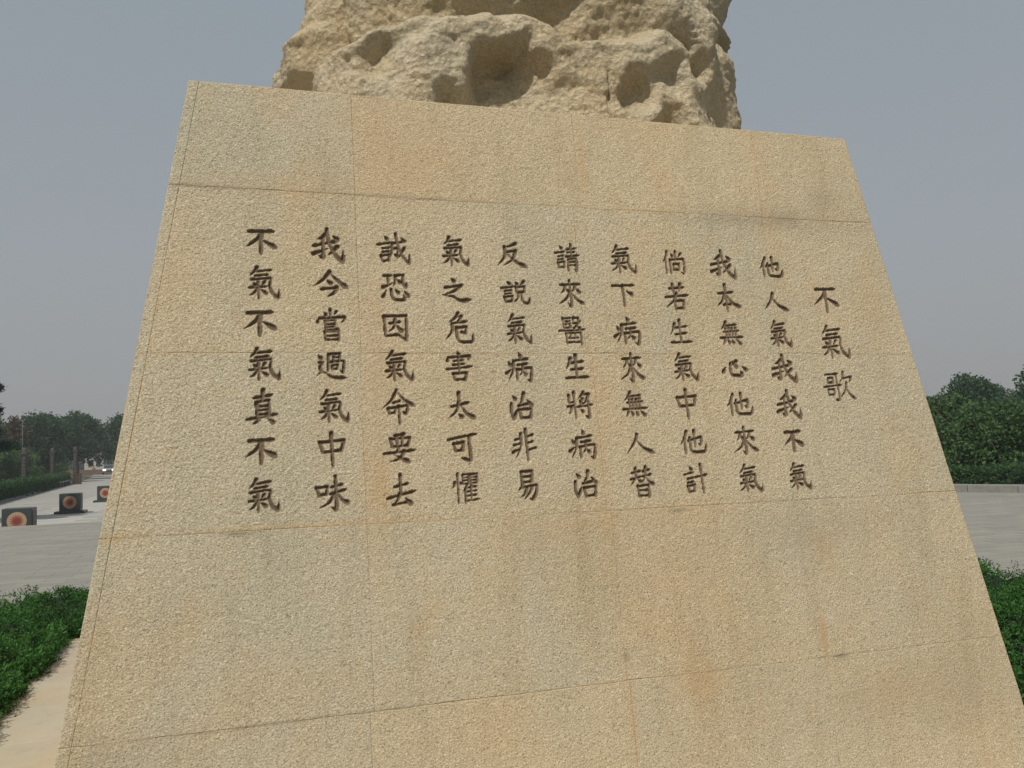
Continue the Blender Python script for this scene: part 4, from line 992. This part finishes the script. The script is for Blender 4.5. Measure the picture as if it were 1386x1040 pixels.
be = empty('stone_bench', (-13.35, 80, -.42)); tag(be, 'long low bench with a white top along the kerb before the red bin', 'bench')
be.rotation_euler.z = math.radians(4)
MB().box(-.3, .3, 0, 9, .38, .46).build('seat', M['pale_slab'], be, .01)
for i in range(5): MB().box(-.24, .24, .3 + i * 2.0, .7 + i * 2.0, 0, .379).build('leg', M['dark_granite'], be, .01)
bi = empty('litter_bin', (-13.1, 88.2, -.42)); tag(bi, 'red brown slatted litter bin at the end of the white bench', 'litter bin')
MB().box(-.26, .26, -.26, .26, .05, .84).build('body', M['pillar'], bi)
for s_ in (-1, 1):
    for i in range(4):
        MB().box(-.27 + i * .137, -.27 + i * .137 + .11, s_ * .28 - .015, s_ * .28 + .015, .08, .84).build('slat', M['bin'], bi)
        MB().box(s_ * .28 - .015, s_ * .28 + .015, -.26 + i * .133, -.26 + i * .133 + .10, .08, .84).build('slat', M['bin'], bi)
MB().box(-.34, .34, -.34, .34, .90, .97).build('lid', M['bin'], bi, .015)
for sx in (-1, 1):
    for sy in (-1, 1): MB().box(sx * .3 - .03, sx * .3 + .03, sy * .3 - .03, sy * .3 + .03, 0, .899).build('post', M['pillar_cap'], bi)
lp = empty('lamp_post', (-14.6, 73.6, -.44)); tag(lp, 'thin white lamp post rising out of the left shrubs', 'lamp post')
MB().tube([(0, 0, 0), (0, 0, 5.2)], [.035, .02], 8).build('post', M['metal'], lp)
MB().box(-.16, .06, -.05, .05, 5.18, 5.24).build('lamp_head', M['metal'], lp, .02)

# pale building far behind
bd = empty('small_building', (-22.6, 170, -.46)); tag(bd, 'small pale building seen far away between the left trees', 'building')
MB().box(-1.5, 1.5, 0, 5, 0, 3.1).build('wall', M['white_wall'], bd)
MB().quadbox([(-1.8, -.3, 3.1), (1.8, -.3, 3.1), (1.8, 5.3, 3.1), (-1.8, 5.3, 3.1), (-1.0, .6, 3.75), (1.0, .6, 3.75), (1.0, 4.4, 3.75), (-1.0, 4.4, 3.75)]).build('roof', M['roof'], bd)
for x in (-.9, .4):
    w_ = MB().box(x, x + .6, -.05, -.002, 1.3, 2.3).build('window', M['window'], bd); MB().box(x - .05, x + .65, -.09, -.051, 1.2, 1.29).build('sill', M['kerb'], w_)
MB().box(-.25, .25, -.05, -.002, 0, 1.0).build('door', M['roof'], bd)
rw = tag(MB().box(-24.5, -2, 151.5, 151.9, -.46, .35).build('low_wall', M['red_wall']), 'low red brown wall closing the far end of the plaza', 'wall')
hb = empty('tiled_house', (74, 64, -1.1)); tag(hb, 'low house with a reddish roof glimpsed over the right shrubs', 'house')
hb.rotation_euler.z = math.radians(-40)
MB().box(-7, 7, 0, 7, 0, 4.1).build('wall', M['white_wall'], hb)
MB().quadbox([(-7.5, -.5, 4.1), (7.5, -.5, 4.1), (7.5, 7.5, 4.1), (-7.5, 7.5, 4.1), (-6.5, 3.2, 5.6), (6.5, 3.2, 5.6), (6.5, 3.8, 5.6), (-6.5, 3.8, 5.6)]).build('roof', M['roof'], hb)
for x in (-5, -1.5, 2): MB().box(x, x + 1.4, -.06, -.003, 1.3, 2.8).build('window', M['window'], hb)

# car with its headlights on
def car(x, y, z, rz):
    root = empty('parked_car', (x, y, z), rz); tag(root, 'white car with its headlights lit at the far end of the plaza', 'car')
    body = MB(); prof = [(-2.2, .35), (-2.25, .75), (-2.05, .92), (-1.1, 1.0), (-.55, 1.42), (.75, 1.46), (1.5, 1.05), (2.1, .98), (2.2, .6), (2.15, .33)]
    body.poly_prism(prof, -.85, .85); b_ = body.build('body', M['car_paint'], root, .05)
    MB().poly_prism([(-1.02, 1.0), (-.56, 1.36), (.7, 1.40), (1.36, 1.04)], -.862, .862).build('side_window', M['window'], root)
    MB().quadbox([(-1.16, -.72, 1.0), (-1.16, .72, 1.0), (-1.02, .72, 1.02), (-1.02, -.72, 1.02), (-.66, -.66, 1.4), (-.66, .66, 1.4), (-.52, .66, 1.4), (-.52, -.66, 1.4)]).build('windscreen', M['window'], root)
    for wx in (-1.35, 1.35):
        for s in (-1, 1):
            t = MB().tube([(wx, s * .70, .32), (wx, s * .88, .32)], [.32, .32], 16).build('wheel', M['tyre'], root)
            MB().tube([(wx, s * .881, .32), (wx, s * .89, .32)], [.19, .18], 12).build('rim', M['metal'], t)
    for s in (-1, 1): MB().box(-2.31, -2.2, s * .62 - .2, s * .62 + .2, .62, .82).build('headlight', M['headlight'], root, .02)
    MB().box(-2.30, -2.2, -.35, .35, .45, .68).build('grille', M['window'], root)
car(-17.3, 146, -.42, math.radians(96))

# far wood on the horizon
def far_wood():
    n = 9000; a = rng.uniform(-1.05, 1.35, n); r = rng.uniform(230, 300, n)
    x, y = r * np.sin(a), r * np.cos(a); h = 7 + 3 * vnoise(a * 14, 0 * a, 0 * a) + 1.5 * vnoise(a * 60, 0 * a, 0 * a)
    z = rng.uniform(0, 1, n) * h
    P = np.stack([x, y, z], -1); V, Fq, T = leaf_cloud(P, np.tile([0, 0, 1.], (n, 1)), 1.4, 5, 1.0, 1.3, 1)
    me = mesh_np('far_wood', V, Fq); fattr(me, 'tone', T); tag(put('far_wood', me, M['tree']), kind='stuff')
far_wood()

# ================================================================== HAZE
hz = MB().box(-400, 400, -150, 400, -1.6, 16).build('haze', None)
tag(hz, kind='stuff'); mh = bpy.data.materials.new('haze'); mh.use_nodes = True; nt = mh.node_tree; nt.nodes.clear()
o_ = nt.nodes.new('ShaderNodeOutputMaterial'); pv = nt.nodes.new('ShaderNodeVolumePrincipled'); pv.inputs['Color'].default_value = (.86, .9, .92, 1)
pv.inputs['Density'].default_value = .0010; pv.inputs['Anisotropy'].default_value = .2
nt.links.new(pv.outputs[0], o_.inputs['Volume']); hz.data.materials.append(mh)
